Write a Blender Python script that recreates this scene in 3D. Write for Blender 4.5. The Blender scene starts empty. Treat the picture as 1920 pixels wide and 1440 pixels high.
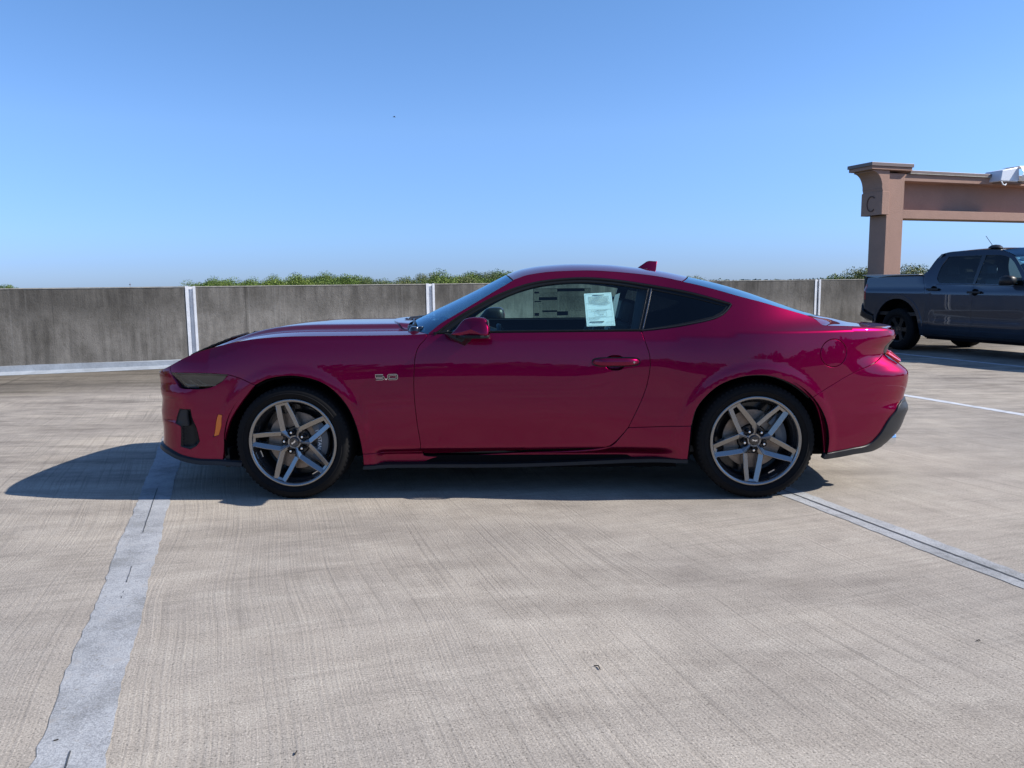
import bpy, bmesh, math, random
import numpy as np
from mathutils import Vector, Matrix
from mathutils.geometry import delaunay_2d_cdt
PI = math.pi
scene = bpy.context.scene
# ================================================================= camera, sky, sun, exposure
PITCH, ROLL, FPX, CAMH = 0.125291, 0.011136, 1494.9, 1.26395
cam_data = bpy.data.cameras.new('camera'); cam = bpy.data.objects.new('camera', cam_data); scene.collection.objects.link(cam); scene.camera = cam
cam_data.sensor_width = 36; cam_data.lens = FPX / 1920 * 36; cam_data.clip_start = .05; cam_data.clip_end = 9000
_fw = Vector((0, math.cos(PITCH), -math.sin(PITCH))); _u0 = Vector((0, math.sin(PITCH), math.cos(PITCH))); _r0 = Vector((1, 0, 0))
_rt = math.cos(ROLL)*_r0 - math.sin(ROLL)*_u0; _up = math.sin(ROLL)*_r0 + math.cos(ROLL)*_u0
cam.matrix_world = Matrix(((_rt.x, _up.x, -_fw.x, 0), (_rt.y, _up.y, -_fw.y, 0), (_rt.z, _up.z, -_fw.z, CAMH), (0, 0, 0, 1)))
SUN = Vector((1.385, -.04, 1.0)).normalized()
world = bpy.data.worlds.new('World'); scene.world = world; world.use_nodes = True
wn = world.node_tree; wn.nodes.clear()
sky = wn.nodes.new('ShaderNodeTexSky'); sky.sky_type = 'NISHITA'; sky.sun_disc = False
sky.sun_elevation = math.asin(SUN.z); sky.sun_rotation = math.atan2(SUN.x, SUN.y)
sky.altitude = 0; sky.air_density = 1.0; sky.dust_density = .25; sky.ozone_density = 3.2
bg = wn.nodes.new('ShaderNodeBackground'); bg.inputs[1].default_value = .115
wo = wn.nodes.new('ShaderNodeOutputWorld')
# clear humid air: the low sky stays blue; same all round the horizon
_tc = wn.nodes.new('ShaderNodeTexCoord'); _sp = wn.nodes.new('ShaderNodeSeparateXYZ'); wn.links.new(_tc.outputs['Generated'], _sp.inputs[0])
_rp = wn.nodes.new('ShaderNodeValToRGB'); _el = _rp.color_ramp.elements
while len(_el) < 6: _el.new(.5)
for _k, (_p, _c) in enumerate([(0, (.39, .57, 1.10)), (.026, (.41, .59, 1.14)), (.06, (.49, .68, 1.16)), (.18, (.70, .87, 1.18)), (.31, (.69, .90, 1.15)), (.6, (.75, .92, 1.12))]):
    _el[_k].position = _p; _el[_k].color = tuple(v/1.3 for v in _c) + (1,)
wn.links.new(_sp.outputs[2], _rp.inputs[0])
_mx = wn.nodes.new('ShaderNodeMix'); _mx.data_type = 'RGBA'; _mx.blend_type = 'MULTIPLY'; _mx.inputs[0].default_value = 1
wn.links.new(sky.outputs[0], _mx.inputs[6]); wn.links.new(_rp.outputs[0], _mx.inputs[7]); wn.links.new(_mx.outputs[2], bg.inputs[0]); wn.links.new(bg.outputs[0], wo.inputs[0])
sd = bpy.data.lights.new('sun', 'SUN'); sd.energy = 4.3; sd.angle = math.radians(.5); sd.color = (1, .94, .86)
so = bpy.data.objects.new('sun', sd); scene.collection.objects.link(so); so.rotation_euler = SUN.to_track_quat('Z', 'Y').to_euler(); so.location = (30, 0, 25)
scene.view_settings.view_transform = 'Standard'; scene.view_settings.look = 'None'; scene.view_settings.gamma = 1
scene.view_settings.exposure = .85; scene.view_settings.use_curve_mapping = False
scene.cycles.max_bounces = 10; scene.cycles.transparent_max_bounces = 16; scene.cycles.glossy_bounces = 5
scene.cycles.caustics_reflective = True; scene.cycles.caustics_refractive = False
RNG = random.Random(7)
C = scene.collection
# ================================================================= helpers
def link(o, parent=None):
    C.objects.link(o)
    if parent is not None: o.parent = parent
    return o
def thing(name, label, cat, loc=(0, 0, 0), rz=0, group=None):
    o = bpy.data.objects.new(name, None); link(o); o.location = loc; o.rotation_euler = (0, 0, rz); o.empty_display_size = .2
    o['label'] = label; o['category'] = cat
    if group: o['group'] = group
    return o
def tag(o, label, cat=None, group=None):
    o['label'] = label
    if cat: o['category'] = cat
    if group: o['group'] = group
    return o
def mesh(name, V, F, mat, smooth=True, angle=None):
    me = bpy.data.meshes.new(name); me.from_pydata([tuple(map(float, v)) for v in V], [], [tuple(f) for f in F])
    me.materials.append(mat); me.validate(); me.update()
    if smooth: me.shade_smooth()
    if smooth and angle:
        try: me.set_sharp_from_angle(angle=math.radians(angle))
        except Exception: pass
    return me
def mk(name, V, F, mat, parent=None, smooth=False, angle=35, fixn=True):
    me = mesh(name, V, F, mat, False)
    if fixn:
        b = bmesh.new(); b.from_mesh(me); bmesh.ops.recalc_face_normals(b, faces=b.faces); b.to_mesh(me); b.free()
    if smooth:
        me.shade_smooth(); me.set_sharp_from_angle(angle=math.radians(angle))
    return link(bpy.data.objects.new(name, me), parent)
class MB:
    def __init__(s): s.V = []; s.F = []
    def add(s, V, F):
        n = len(s.V); s.V += [tuple(v) for v in V]; s.F += [tuple(i + n for i in f) for f in F]; return s
    def box(s, a, b, M=None):
        (x0, y0, z0), (x1, y1, z1) = a, b
        V = [(x0,y0,z0),(x1,y0,z0),(x1,y1,z0),(x0,y1,z0),(x0,y0,z1),(x1,y0,z1),(x1,y1,z1),(x0,y1,z1)]
        if M is not None: V = [tuple(M @ Vector(v)) for v in V]
        return s.add(V, [(0,3,2,1),(4,5,6,7),(0,1,5,4),(1,2,6,5),(2,3,7,6),(3,0,4,7)])
    def tube(s, pts, r, n=8, cap=True):
        pts = [Vector(p) for p in pts]; rs = r if isinstance(r, (list, tuple)) else [r]*len(pts)
        V = []; ref = Vector((0, 0, 1))
        for i, p in enumerate(pts):
            d = (pts[min(i+1, len(pts)-1)] - pts[max(i-1, 0)]).normalized()
            a = d.cross(ref if abs(d.z) < .9 else Vector((1, 0, 0))).normalized(); b = d.cross(a)
            for k in range(n): t = 2*PI*k/n; V.append(p + (a*math.cos(t) + b*math.sin(t))*rs[i])
        F = [(i*n+k, i*n+(k+1) % n, (i+1)*n+(k+1) % n, (i+1)*n+k) for i in range(len(pts)-1) for k in range(n)]
        if cap: F += [tuple(range(n)), tuple((len(pts)-1)*n+k for k in range(n))]
        return s.add(V, F)
    def prism(s, poly, axis, a, b):
        """extrude a 2-d polygon; axis 1: poly gives (x,z) extruded along y from a to b; axis 2: (x,y) along z; axis 0: (y,z) along x"""
        n = len(poly)
        def P(p, t): return (t, p[0], p[1]) if axis == 0 else ((p[0], t, p[1]) if axis == 1 else (p[0], p[1], t))
        return s.add([P(p, a) for p in poly] + [P(p, b) for p in poly], [tuple(range(n)), tuple(range(n, 2*n))] + [(i, (i+1) % n, (i+1) % n+n, i+n) for i in range(n)])
    def lathe(s, prof, n=64, axis='y', closed=False):
        # prof: (offset along axis, radius)
        V = []; m = len(prof)
        for k in range(n):
            t = 2*PI*k/n; c, d = math.cos(t), math.sin(t)
            for (h, r) in prof: V.append((r*c, h, r*d) if axis == 'y' else (r*c, r*d, h))
        F = []
        for k in range(n):
            for j in range(m if closed else m-1):
                j2 = (j+1) % m; F.append((k*m+j, ((k+1) % n)*m+j, ((k+1) % n)*m+j2, k*m+j2))
        return s.add(V, F)
    def build(s, name, mat, parent=None, smooth=False, angle=35): return mk(name, s.V, s.F, mat, parent, smooth, angle)
def bevel(o, w, seg=2, ang=30):
    m = o.modifiers.new('bevel', 'BEVEL'); m.width = w; m.segments = seg; m.limit_method = 'ANGLE'; m.angle_limit = math.radians(ang); m.harden_normals = False
    return o
# ---------------------------------------------------------------- materials
def mat(name, col=(.5, .5, .5), rough=.5, metal=0, coat=0, spec=.5, emit=None, ior=1.45, coatr=.03):
    m = bpy.data.materials.new(name); m.use_nodes = True; p = m.node_tree.nodes['Principled BSDF']
    p.inputs['Base Color'].default_value = (*col, 1); p.inputs['Roughness'].default_value = rough; p.inputs['Metallic'].default_value = metal
    p.inputs['Coat Weight'].default_value = coat; p.inputs['Coat Roughness'].default_value = coatr; p.inputs['Specular IOR Level'].default_value = spec; p.inputs['IOR'].default_value = ior
    if emit: p.inputs['Emission Color'].default_value = (*emit[:3], 1); p.inputs['Emission Strength'].default_value = emit[3]
    return m
class NT:
    def __init__(s, m): s.t = m.node_tree; s.p = s.t.nodes['Principled BSDF']
    def n(s, typ, **kw):
        nd = s.t.nodes.new(typ)
        for k, v in kw.items():
            if k.startswith('i_'): nd.inputs[int(k[2:]) if k[2:].isdigit() else k[2:]].default_value = v
            else: setattr(nd, k, v)
        return nd
    def l(s, a, b): s.t.links.new(a, b)
    def coords(s, scale=(1, 1, 1), rot=(0, 0, 0), loc=(0, 0, 0)):
        tc = s.n('ShaderNodeTexCoord'); mp = s.n('ShaderNodeMapping'); mp.inputs['Scale'].default_value = scale; mp.inputs['Rotation'].default_value = rot; mp.inputs['Location'].default_value = loc
        s.l(tc.outputs['Object'], mp.inputs[0]); return mp.outputs[0]
    def noise(s, vec, scale, detail=4, rough=.55, dist=0):
        nd = s.n('ShaderNodeTexNoise'); nd.inputs['Scale'].default_value = scale; nd.inputs['Detail'].default_value = detail; nd.inputs['Roughness'].default_value = rough; nd.inputs['Distortion'].default_value = dist
        s.l(vec, nd.inputs['Vector']); return nd.outputs['Fac']
    def ramp(s, fac, stops):
        r = s.n('ShaderNodeValToRGB'); e = r.color_ramp.elements
        while len(e) < len(stops): e.new(.5)
        for k, (p, c) in enumerate(stops): e[k].position = p; e[k].color = (*c, 1) if len(c) == 3 else c
        s.l(fac, r.inputs[0]); return r.outputs[0]
    def mix(s, a, b, fac, mode='MIX'):
        m = s.n('ShaderNodeMix', data_type='RGBA', blend_type=mode)
        for sock, v in ((m.inputs[6], a), (m.inputs[7], b), (m.inputs[0], fac)):
            if hasattr(v, 'links'): s.l(v, sock)
            elif isinstance(v, (int, float)): sock.default_value = v
            else: sock.default_value = (*v, 1)
        return m.outputs[2]
    def math(s, op, a, b=0, clamp=False):
        m = s.n('ShaderNodeMath', operation=op, use_clamp=clamp)
        for k, v in enumerate((a, b)):
            if hasattr(v, 'links'): s.l(v, m.inputs[k])
            else: m.inputs[k].default_value = v
        return m.outputs[0]
    def bump(s, h, strength=.3, dist=.01):
        b = s.n('ShaderNodeBump'); b.inputs['Strength'].default_value = strength; b.inputs['Distance'].default_value = dist; s.l(h, b.inputs['Height']); s.l(b.outputs[0], s.p.inputs['Normal'])
    def base(s, c): s.l(c, s.p.inputs['Base Color'])
def g3(v): return (v, v, v)
# stripes run along this heading (radians from +y, turning to -x)
SDIR = math.radians(18.6)
def m_deck():
    m = mat('broomed_concrete', rough=.88); t = NT(m); t.p.inputs['Specular IOR Level'].default_value = .25
    tc = t.n('ShaderNodeTexCoord').outputs['Object']
    v0 = t.coords()
    # wavy distortion of the broom direction
    wob = t.noise(v0, .38, 2, .4)
    rot = t.n('ShaderNodeVectorRotate', rotation_type='Z_AXIS'); t.l(tc, rot.inputs['Vector']); rot.inputs['Angle'].default_value = -SDIR
    sep = t.n('ShaderNodeSeparateXYZ'); t.l(rot.outputs[0], sep.inputs[0])
    x = t.math('ADD', sep.outputs[0], t.math('MULTIPLY', wob, .42))
    cmb = t.n('ShaderNodeCombineXYZ'); t.l(t.math('MULTIPLY', x, 85), cmb.inputs[0]); t.l(t.math('MULTIPLY', sep.outputs[1], .75), cmb.inputs[1])
    broom = t.noise(cmb.outputs[0], 1, 2, .5)
    cm2 = t.n('ShaderNodeCombineXYZ'); t.l(t.math('MULTIPLY', sep.outputs[0], .9), cm2.inputs[0]); t.l(t.math('MULTIPLY', sep.outputs[1], 34), cm2.inputs[1])
    broom2 = t.noise(cm2.outputs[0], 1, 3, .6)
    where = t.ramp(t.noise(v0, .45, 2), [(.42, g3(0)), (.60, g3(1))])
    fine = t.noise(v0, 150, 3, .75); grit = t.noise(v0, 75, 2, .7); med = t.noise(v0, 5.5, 5, .65); big = t.noise(v0, .55, 4, .6); stain = t.noise(t.coords((.35, 1.1, 1), (0, 0, .3)), 1.3, 5, .68)
    col = t.ramp(med, [(.25, (.300, .270, .233)), (.5, (.342, .309, .268)), (.75, (.383, .350, .304))])
    col = t.mix(col, t.ramp(big, [(.3, (.80, .80, .81)), (.65, (1.06, 1.05, 1.03))]), 1, 'MULTIPLY')
    col = t.mix(col, t.ramp(stain, [(.36, (.68, .67, .67)), (.52, (1, 1, 1)), (.72, (1.08, 1.07, 1.05))]), .7, 'MULTIPLY')
    bl = t.ramp(broom, [(.33, g3(.60)), (.43, g3(.97)), (.6, g3(1.04)), (.72, g3(1.25))])
    col = t.mix(col, bl, t.math('ADD', t.math('MULTIPLY', where, .42), .20), 'MULTIPLY')
    col = t.mix(col, t.ramp(broom2, [(.30, g3(.72)), (.5, g3(1)), (.72, g3(1.12))]), t.math('MULTIPLY', t.math('SUBTRACT', 1, where), .55), 'MULTIPLY')
    col = t.mix(col, t.ramp(fine, [(.32, g3(.42)), (.46, g3(.95)), (.56, g3(1.05)), (.68, g3(1.5))]), .9, 'MULTIPLY')
    col = t.mix(col, t.ramp(grit, [(.30, g3(.6)), (.42, g3(1.0)), (.62, g3(1.02)), (.74, g3(1.25))]), .7, 'MULTIPLY')
    farm = t.ramp(t.math('MULTIPLY', sep.outputs[1], .1, True), [(.36, g3(0)), (.66, g3(1))])
    mot = t.noise(t.coords((.55, 2.4, 1), (0, 0, .1)), 1.9, 7, .75)
    col = t.mix(col, t.ramp(mot, [(.36, (.50, .48, .46)), (.50, (.90, .89, .88)), (.60, (1.10, 1.08, 1.04))]), t.math('MULTIPLY', farm, .8), 'MULTIPLY')
    ty = t.n('ShaderNodeCombineXYZ'); t.l(t.math('MULTIPLY', x, 7.5), ty.inputs[0]); t.l(t.math('MULTIPLY', sep.outputs[1], .22), ty.inputs[1])
    tyn = t.noise(ty.outputs[0], 1, 3, .55); col = t.mix(col, t.ramp(tyn, [(.27, g3(.55)), (.36, g3(1))]), t.math('MULTIPLY', farm, .75), 'MULTIPLY')
    sp = t.noise(v0, 2.3, 6, .8); col = t.mix(col, t.ramp(sp, [(.26, g3(.62)), (.33, g3(1))]), .8, 'MULTIPLY')
    # darker strip towards the parapet
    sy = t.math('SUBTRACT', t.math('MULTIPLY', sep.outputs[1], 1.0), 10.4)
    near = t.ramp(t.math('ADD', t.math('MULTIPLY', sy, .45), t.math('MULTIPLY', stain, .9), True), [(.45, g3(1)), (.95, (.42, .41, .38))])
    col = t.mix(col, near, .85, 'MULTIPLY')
    t.base(col)
    h = t.math('ADD', t.math('MULTIPLY', broom, .9), t.math('ADD', t.math('MULTIPLY', fine, .7), t.math('MULTIPLY', broom2, .4)))
    t.bump(h, .55, .004); return m
def m_stripe():
    m = mat('worn_stripe_paint', rough=.75); t = NT(m); v = t.coords()
    fine = t.noise(v, 170, 3, .7); med = t.noise(v, 9, 5, .7); lon = t.noise(v, 1.6, 4, .6)
    col = t.ramp(med, [(.3, (.245, .252, .262)), (.55, (.32, .330, .342)), (.75, (.39, .398, .408))])
    col = t.mix(col, t.ramp(fine, [(.3, g3(.55)), (.5, g3(1)), (.66, g3(1.45))]), .8, 'MULTIPLY')
    wear = t.ramp(t.math('MULTIPLY', med, t.math('ADD', fine, .35)), [(.52, g3(0)), (.60, g3(1))])
    col = t.mix(col, (.25, .225, .2), t.math('MULTIPLY', wear, .55))
    ch = t.noise(v, 34, 5, .8); col = t.mix(col, (.20, .185, .165), t.math('MULTIPLY', t.ramp(ch, [(.60, g3(0)), (.645, g3(1))]), .7))
    gr = t.noise(v, 3.2, 5, .7); col = t.mix(col, t.ramp(gr, [(.32, (.70, .69, .66)), (.5, (1, 1, 1))]), .8, 'MULTIPLY')
    col = t.mix(col, t.ramp(lon, [(.35, g3(.82)), (.65, g3(1.1))]), 1, 'MULTIPLY')
    t.base(col); t.bump(t.math('ADD', fine, med), .5, .004); return m
def m_wall(dark=1.0, seed=0):
    m = mat('stained_concrete_panel', rough=.9); t = NT(m); t.p.inputs['Specular IOR Level'].default_value = .2
    v = t.coords(loc=(seed*7.3, 0, seed*3.1)); vs = t.coords((3.2, 3.2, .22), loc=(seed*5.1, 0, 0))
    st = t.noise(vs, 2.4, 6, .65); st2 = t.noise(t.coords((1, 1, .12), loc=(seed*2.7, 0, 0)), 1.1, 4, .6); bl = t.noise(v, 1.7, 6, .68); fine = t.noise(v, 75, 4, .7); pit = t.noise(v, 20, 4, .75)
    col = t.ramp(bl, [(.3, (.140, .130, .113)), (.5, (.212, .198, .176)), (.7, (.285, .267, .238))])
    col = t.mix(col, t.ramp(st, [(.3, g3(.5)), (.5, g3(.95)), (.62, g3(1.2)), (.72, g3(1.6))]), .85, 'MULTIPLY')
    col = t.mix(col, t.ramp(st2, [(.35, g3(.7)), (.6, g3(1.12))]), .8, 'MULTIPLY')
    col = t.mix(col, t.ramp(pit, [(.30, g3(.5)), (.42, g3(1)), (.66, g3(1.05)), (.74, g3(1.5))]), .6, 'MULTIPLY')
    col = t.mix(col, t.ramp(fine, [(.3, g3(.75)), (.7, g3(1.25))]), .8, 'MULTIPLY')
    dr = t.noise(t.coords((9, 9, .10), loc=(seed*3.3, 0, 0)), 2.2, 3, .6)
    col = t.mix(col, (.34, .325, .30), t.math('MULTIPLY', t.ramp(dr, [(.60, g3(0)), (.68, g3(1))]), .30))
    col = t.mix(col, (.05, .047, .042), t.math('MULTIPLY', t.ramp(dr, [(.30, g3(1)), (.38, g3(0))]), .45))
    chip = t.noise(v, 11, 6, .85); col = t.mix(col, (.40, .38, .35), t.math('MULTIPLY', t.ramp(chip, [(.655, g3(0)), (.68, g3(1))]), .6))
    # grime running down from the top edge
    sz = t.n('ShaderNodeSeparateXYZ'); t.l(t.n('ShaderNodeTexCoord').outputs['Object'], sz.inputs[0])
    gz = t.math('ADD', sz.outputs[2], t.math('MULTIPLY', t.math('SUBTRACT', st, .5), 1.5))
    col = t.mix(col, t.ramp(gz, [(.75, g3(1)), (1.2/1.0 if 1.2 < 1 else .99, g3(.55))]), .8, 'MULTIPLY')
    col = t.mix(col, g3(dark), 1, 'MULTIPLY')
    t.base(col); t.bump(t.math('ADD', t.math('MULTIPLY', pit, .8), t.math('MULTIPLY', fine, .5)), .55, .012); return m
def m_rough(name, c, var=.25, scale=6, rough=.85, bump=.3, fine=90, bd=.006):
    m = mat(name, rough=rough); t = NT(m); v = t.coords(); a = t.noise(v, scale, 5, .65); b = t.noise(v, fine, 3, .65)
    col = t.mix(c, t.ramp(a, [(.3, g3(1-var)), (.7, g3(1+var))]), 1, 'MULTIPLY'); col = t.mix(col, t.ramp(b, [(.3, g3(1-var*.5)), (.7, g3(1+var*.5))]), 1, 'MULTIPLY')
    t.base(col); t.bump(t.math('ADD', a, b), bump, bd); return m
def m_paint(name, col, metal, rough, coat=1, coat_ior=1.42, flake=.0):
    m = mat(name, col, rough, metal, coat, coatr=.012); t = NT(m); t.p.inputs['Coat IOR'].default_value = coat_ior
    v = t.coords(); n = t.noise(v, 900, 2, .7); t.p.inputs['Specular IOR Level'].default_value = .0; t.p.inputs['Specular Tint'].default_value = (max(col[0]*3, .1), max(col[1]*3, .02) if col[1] < .01 else .3, max(col[2]*3, .1), 1)
    t.base(t.mix(col, t.ramp(n, [(.3, g3(.85)), (.7, g3(1.18))]), 1, 'MULTIPLY'))
    return m
def m_glass(name, tint, refl=1.0, ior=1.5):
    m = bpy.data.materials.new(name); m.use_nodes = True; t = m.node_tree; t.nodes.clear()
    o = t.nodes.new('ShaderNodeOutputMaterial'); tr = t.nodes.new('ShaderNodeBsdfTransparent'); tr.inputs[0].default_value = (*tint, 1)
    gl = t.nodes.new('ShaderNodeBsdfGlossy'); gl.inputs['Roughness'].default_value = .01; gl.inputs['Color'].default_value = (*refl, 1) if isinstance(refl, tuple) else (refl, refl, refl, 1)
    fr = t.nodes.new('ShaderNodeFresnel'); ge = t.nodes.new('ShaderNodeNewGeometry'); mr = t.nodes.new('ShaderNodeMapRange'); mr.inputs[3].default_value = ior; mr.inputs[4].default_value = 1/ior; t.links.new(ge.outputs['Backfacing'], mr.inputs[0]); t.links.new(mr.outputs[0], fr.inputs[0]); mx = t.nodes.new('ShaderNodeMixShader')
    t.links.new(fr.outputs[0], mx.inputs[0]); t.links.new(tr.outputs[0], mx.inputs[1]); t.links.new(gl.outputs[0], mx.inputs[2]); t.links.new(mx.outputs[0], o.inputs[0]); return m
def m_leaf(name, c1, c2, s=1.0):
    m = mat(name, rough=.6); t = NT(m); oi = t.n('ShaderNodeObjectInfo'); v = t.coords(); n = t.noise(v, 1.1*s, 4, .7); n2 = t.noise(v, 7*s, 2, .7)
    col = t.ramp(n, [(.3, c1), (.7, c2)]); col = t.mix(col, t.ramp(n2, [(.3, g3(.6)), (.7, g3(1.45))]), 1, 'MULTIPLY')
    col = t.mix(col, t.ramp(oi.outputs['Random'], [(0, (.7, .8, .75)), (1, (1.25, 1.15, 1.1))]), 1, 'MULTIPLY'); t.base(col)
    t.p.inputs['Specular IOR Level'].default_value = .3; t.p.inputs['Subsurface Weight'].default_value = 0; return m
M = {}
M['deck'] = m_deck(); M['stripe'] = m_stripe(); M['stripe2'] = m_rough('whiter_stripe_paint', (.46, .48, .51), .25, 9, .75, .4, 150)
M['wall'] = [m_wall(1.0, 0), m_wall(.92, 1), m_wall(.85, 2), m_wall(1.08, 3)]
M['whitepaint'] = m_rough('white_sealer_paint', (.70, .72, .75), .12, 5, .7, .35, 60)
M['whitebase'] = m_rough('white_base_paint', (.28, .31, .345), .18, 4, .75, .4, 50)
M['sealant'] = m_rough('dark_joint_sealant', (.06, .065, .07), .4, 20, .8, .6, 200)
M['coping'] = m_rough('pale_coping_concrete', (.34, .32, .28), .3, 7, .9, .4)
M['stucco'] = m_rough('brown_stucco', (.335, .205, .158), .09, 1.4, .88, .5, 45, .01)
M['metalcap'] = m_rough('brown_metal_capping', (.17, .125, .115), .05, 3, .45, .05, 60)
M['red'] = m_paint('red_metallic_paint', (.192, .0005, .037), .80, .36, 1.0, 1.38)
M['black'] = mat('black_plastic', (.012, .013, .015), .42, spec=.4)
M['trim'] = mat('satin_black_trim', (.008, .009, .010), .35, spec=.3)
M['gloss'] = mat('gloss_black', (.008, .008, .01), .06, coat=1)
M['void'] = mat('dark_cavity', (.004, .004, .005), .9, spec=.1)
M['grey'] = mat('grey_moulded_plastic', (.014, .016, .020), .45, spec=.4)
M['rubber'] = m_rough('tyre_rubber', (.0065, .0065, .007), .2, 30, .8, .15, 300, .001)
M['rubber'].node_tree.nodes['Principled BSDF'].inputs['Specular IOR Level'].default_value = .22
M['rim'] = mat('machined_grey_alloy', (.27, .265, .26), .24, .92, coat=.6, coatr=.05)
M['rimedge'] = mat('bright_machined_lip', (.42, .41, .40), .25, .9, coat=.4)
M['rimdark'] = mat('black_painted_alloy', (.020, .021, .024), .25, .2, coat=.5)
M['disc'] = m_rough('rusty_brake_disc', (.30, .24, .19), .3, 12, .45, .1)
M['disc'].node_tree.nodes['Principled BSDF'].inputs['Metallic'].default_value = .6
M['caliper'] = mat('grey_caliper', (.12, .135, .15), .45, .3)
M['chrome'] = mat('chrome', (.8, .82, .85), .08, 1)
M['steel'] = mat('brushed_steel', (.5, .5, .5), .25, 1)
M['railcap'] = mat('sunlit_rail_cap', (.42, .42, .40), .4)  # pale colour stands in for sun on the top of the bed rail
M['glass'] = m_glass('green_side_glass', (.68, .88, .86), 1, 1.45)
M['glassdark'] = m_glass('dark_quarter_glass', (.10, .13, .15), 1, 1.45)
M['screen'] = m_glass('windscreen_glass', (.36, .58, .68), (.50, .76, .95), 1.6)
M['backglass'] = m_glass('rear_glass', (.10, .14, .16), (.7, .9, 1.0), 1.6)
M['lamp'] = mat('smoked_lamp_lens', (.035, .037, .036), .12, .0, coat=1, coatr=.02)
M['lampin'] = mat('lamp_reflector', (.25, .26, .26), .2, .8)
M['amber'] = mat('amber_lens', (.75, .16, .01), .25, coat=.6)
M['redlens'] = mat('red_lens', (.65, .015, .02), .15, coat=1)
M['seat'] = mat('black_leather', (.018, .019, .022), .45)
M['cloth'] = mat('grey_headliner', (.10, .10, .105), .9)
M['paper'] = mat('white_paper', (.86, .90, .91), .8)
M['paperback'] = mat('sheet_seen_from_behind', (.36, .38, .38), .85)
M['farpaper'] = m_glass('thin_sheet_light_through', (.62, .64, .62), .4, 1.2)
M['ink'] = mat('grey_print', (.12, .14, .16), .8)
M['beltlit'] = mat('sunlit_belt_guide', (.42, .46, .46), .5)  # pale colour stands in for sun caught beside the seat
M['truck'] = m_paint('slate_grey_paint', (.036, .048, .070), .55, .3, 1.0, 1.5)
M['tglass'] = m_glass('dark_truck_glass', (.36, .43, .43), 1, 1.5)
M['bark'] = m_rough('bark', (.10, .075, .055), .3, 5, .95)
M['leafA'] = m_leaf('bright_green_leaves', (.065, .105, .018), (.15, .215, .04))
M['leafB'] = m_leaf('dark_green_leaves', (.04, .075, .02), (.095, .15, .035))
M['leafC'] = m_leaf('olive_leaves', (.085, .10, .035), (.15, .17, .06))
M['ground'] = m_rough('green_ground', (.06, .085, .03), .4, .02, .95, 0, .3)
M['wool'] = mat('painted_white_metal', (.62, .66, .72), .35)
M['twig'] = mat('dark_twig', (.03, .025, .02), .8)
# ================================================================= setting
def rotz(a): return Matrix.Rotation(a, 4, 'Z')
def struct(o): o['kind'] = 'structure'; return o
far_ground = struct(mk('ground', [(-6000, -6000, -12), (6000, -6000, -12), (6000, 6000, -12), (-6000, 6000, -12)], [(0, 1, 2, 3)], M['ground']))
WTH = math.radians(20); WP = Vector((-7.61, 11.79, 0)); wd = Vector((math.cos(WTH), math.sin(WTH), 0)); wnn = Vector((-math.sin(WTH), math.cos(WTH), 0))
def W(a, o, z=0): return tuple(WP + wd*a + wnn*o + Vector((0, 0, z)))       # along the parapet, away from the camera, up
# roof deck sheet bounded by the parapet lines
dk = [W(-26, .30), W(34, .30), W(34, -36), W(-26, -36)]
nx, ny = 60, 36; V = []; F = []
for j in range(ny+1):
    for i in range(nx+1): V.append(W(-26 + i, .30 - j*1.00833))
for j in range(ny):
    for i in range(nx): a = j*(nx+1)+i; F.append((a, a+nx+1, a+nx+2, a+1))
deck = struct(mk('parking_deck', V, F, M['deck'])); 
slab = MB(); slab.prism([dk[0][:2], dk[1][:2], dk[2][:2], dk[3][:2]], 2, -.45, -.02); struct(slab.build('deck_slab', M['coping']))
# bay stripes: paint sheet with an irregular edge and a sealed saw joint along the middle
def stripe(x0, y0, y1, slope, w, seed, cont, m='stripe', cap=.009):
    """x at y0, runs along depth with dx/dy = slope"""
    rg = random.Random(seed); n = int((y1-y0)/.05); V = []; F = []
    ang = math.atan(slope); nn = (math.cos(ang), -math.sin(ang))
    for i in range(n+1):
        y = y0+(y1-y0)*i/n; x = x0+slope*(y-y0); a = w/2+rg.uniform(-.006, .005)+.004*math.sin(y*5+seed); b = w/2+rg.uniform(-.006, .005)+.004*math.sin(y*7)
        for q in (-a, -.012, .012, b): V.append((x+nn[0]*q, y+nn[1]*q, .0022))
    for i in range(n):
        for k in (0, 1, 2): p = i*4+k; F.append((p, p+4, p+5, p+1))
    s = struct(mk('bay_stripe', V, F, M[m], None))
    V = []; F = []; prev = False; i = 0; m = int((y1-y0)/.02); ph = rg.uniform(0, 9)
    for i in range(m+1):
        y = y0+(y1-y0)*i/m; x = x0+slope*(y-y0)
        on = math.sin(y*1.9+ph)+.8*math.sin(y*4.7+ph*2)+rg.uniform(-.25, .25)
        hw = max(0., cont + .0045*on) * (1+rg.uniform(-.5, .5)); hw = min(hw, cap); o2 = rg.uniform(-.001, .001)
        if hw > .0012:
            k = len(V); V += [(x+nn[0]*(-hw+o2), y+nn[1]*(-hw+o2), .0040), (x+nn[0]*(hw*.5+o2), y+nn[1]*(hw*.5+o2), .0040)]
            if prev: F.append((k-2, k, k+1, k-1))
            prev = True
        else: prev = False
    mk('joint_sealant', V, F, M['sealant'], s)
    return s
stripe(-1.045, 1.55, 10.9, -.357, .186, 1, .0008, 'stripe', .0032)
stripe(2.36, 2.55, 10.2, -.332, .165, 2, .0075)
stripe(6.19, 3.0, 13.9, -.333, .105, 3, -.01, 'stripe2')
stripe(9.60, 4.0, 15.5, -.31, .105, 4, -.01, 'stripe2')
stripe(-4.9, 1.55, 9.0, -.34, .15, 5, .002)
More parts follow.
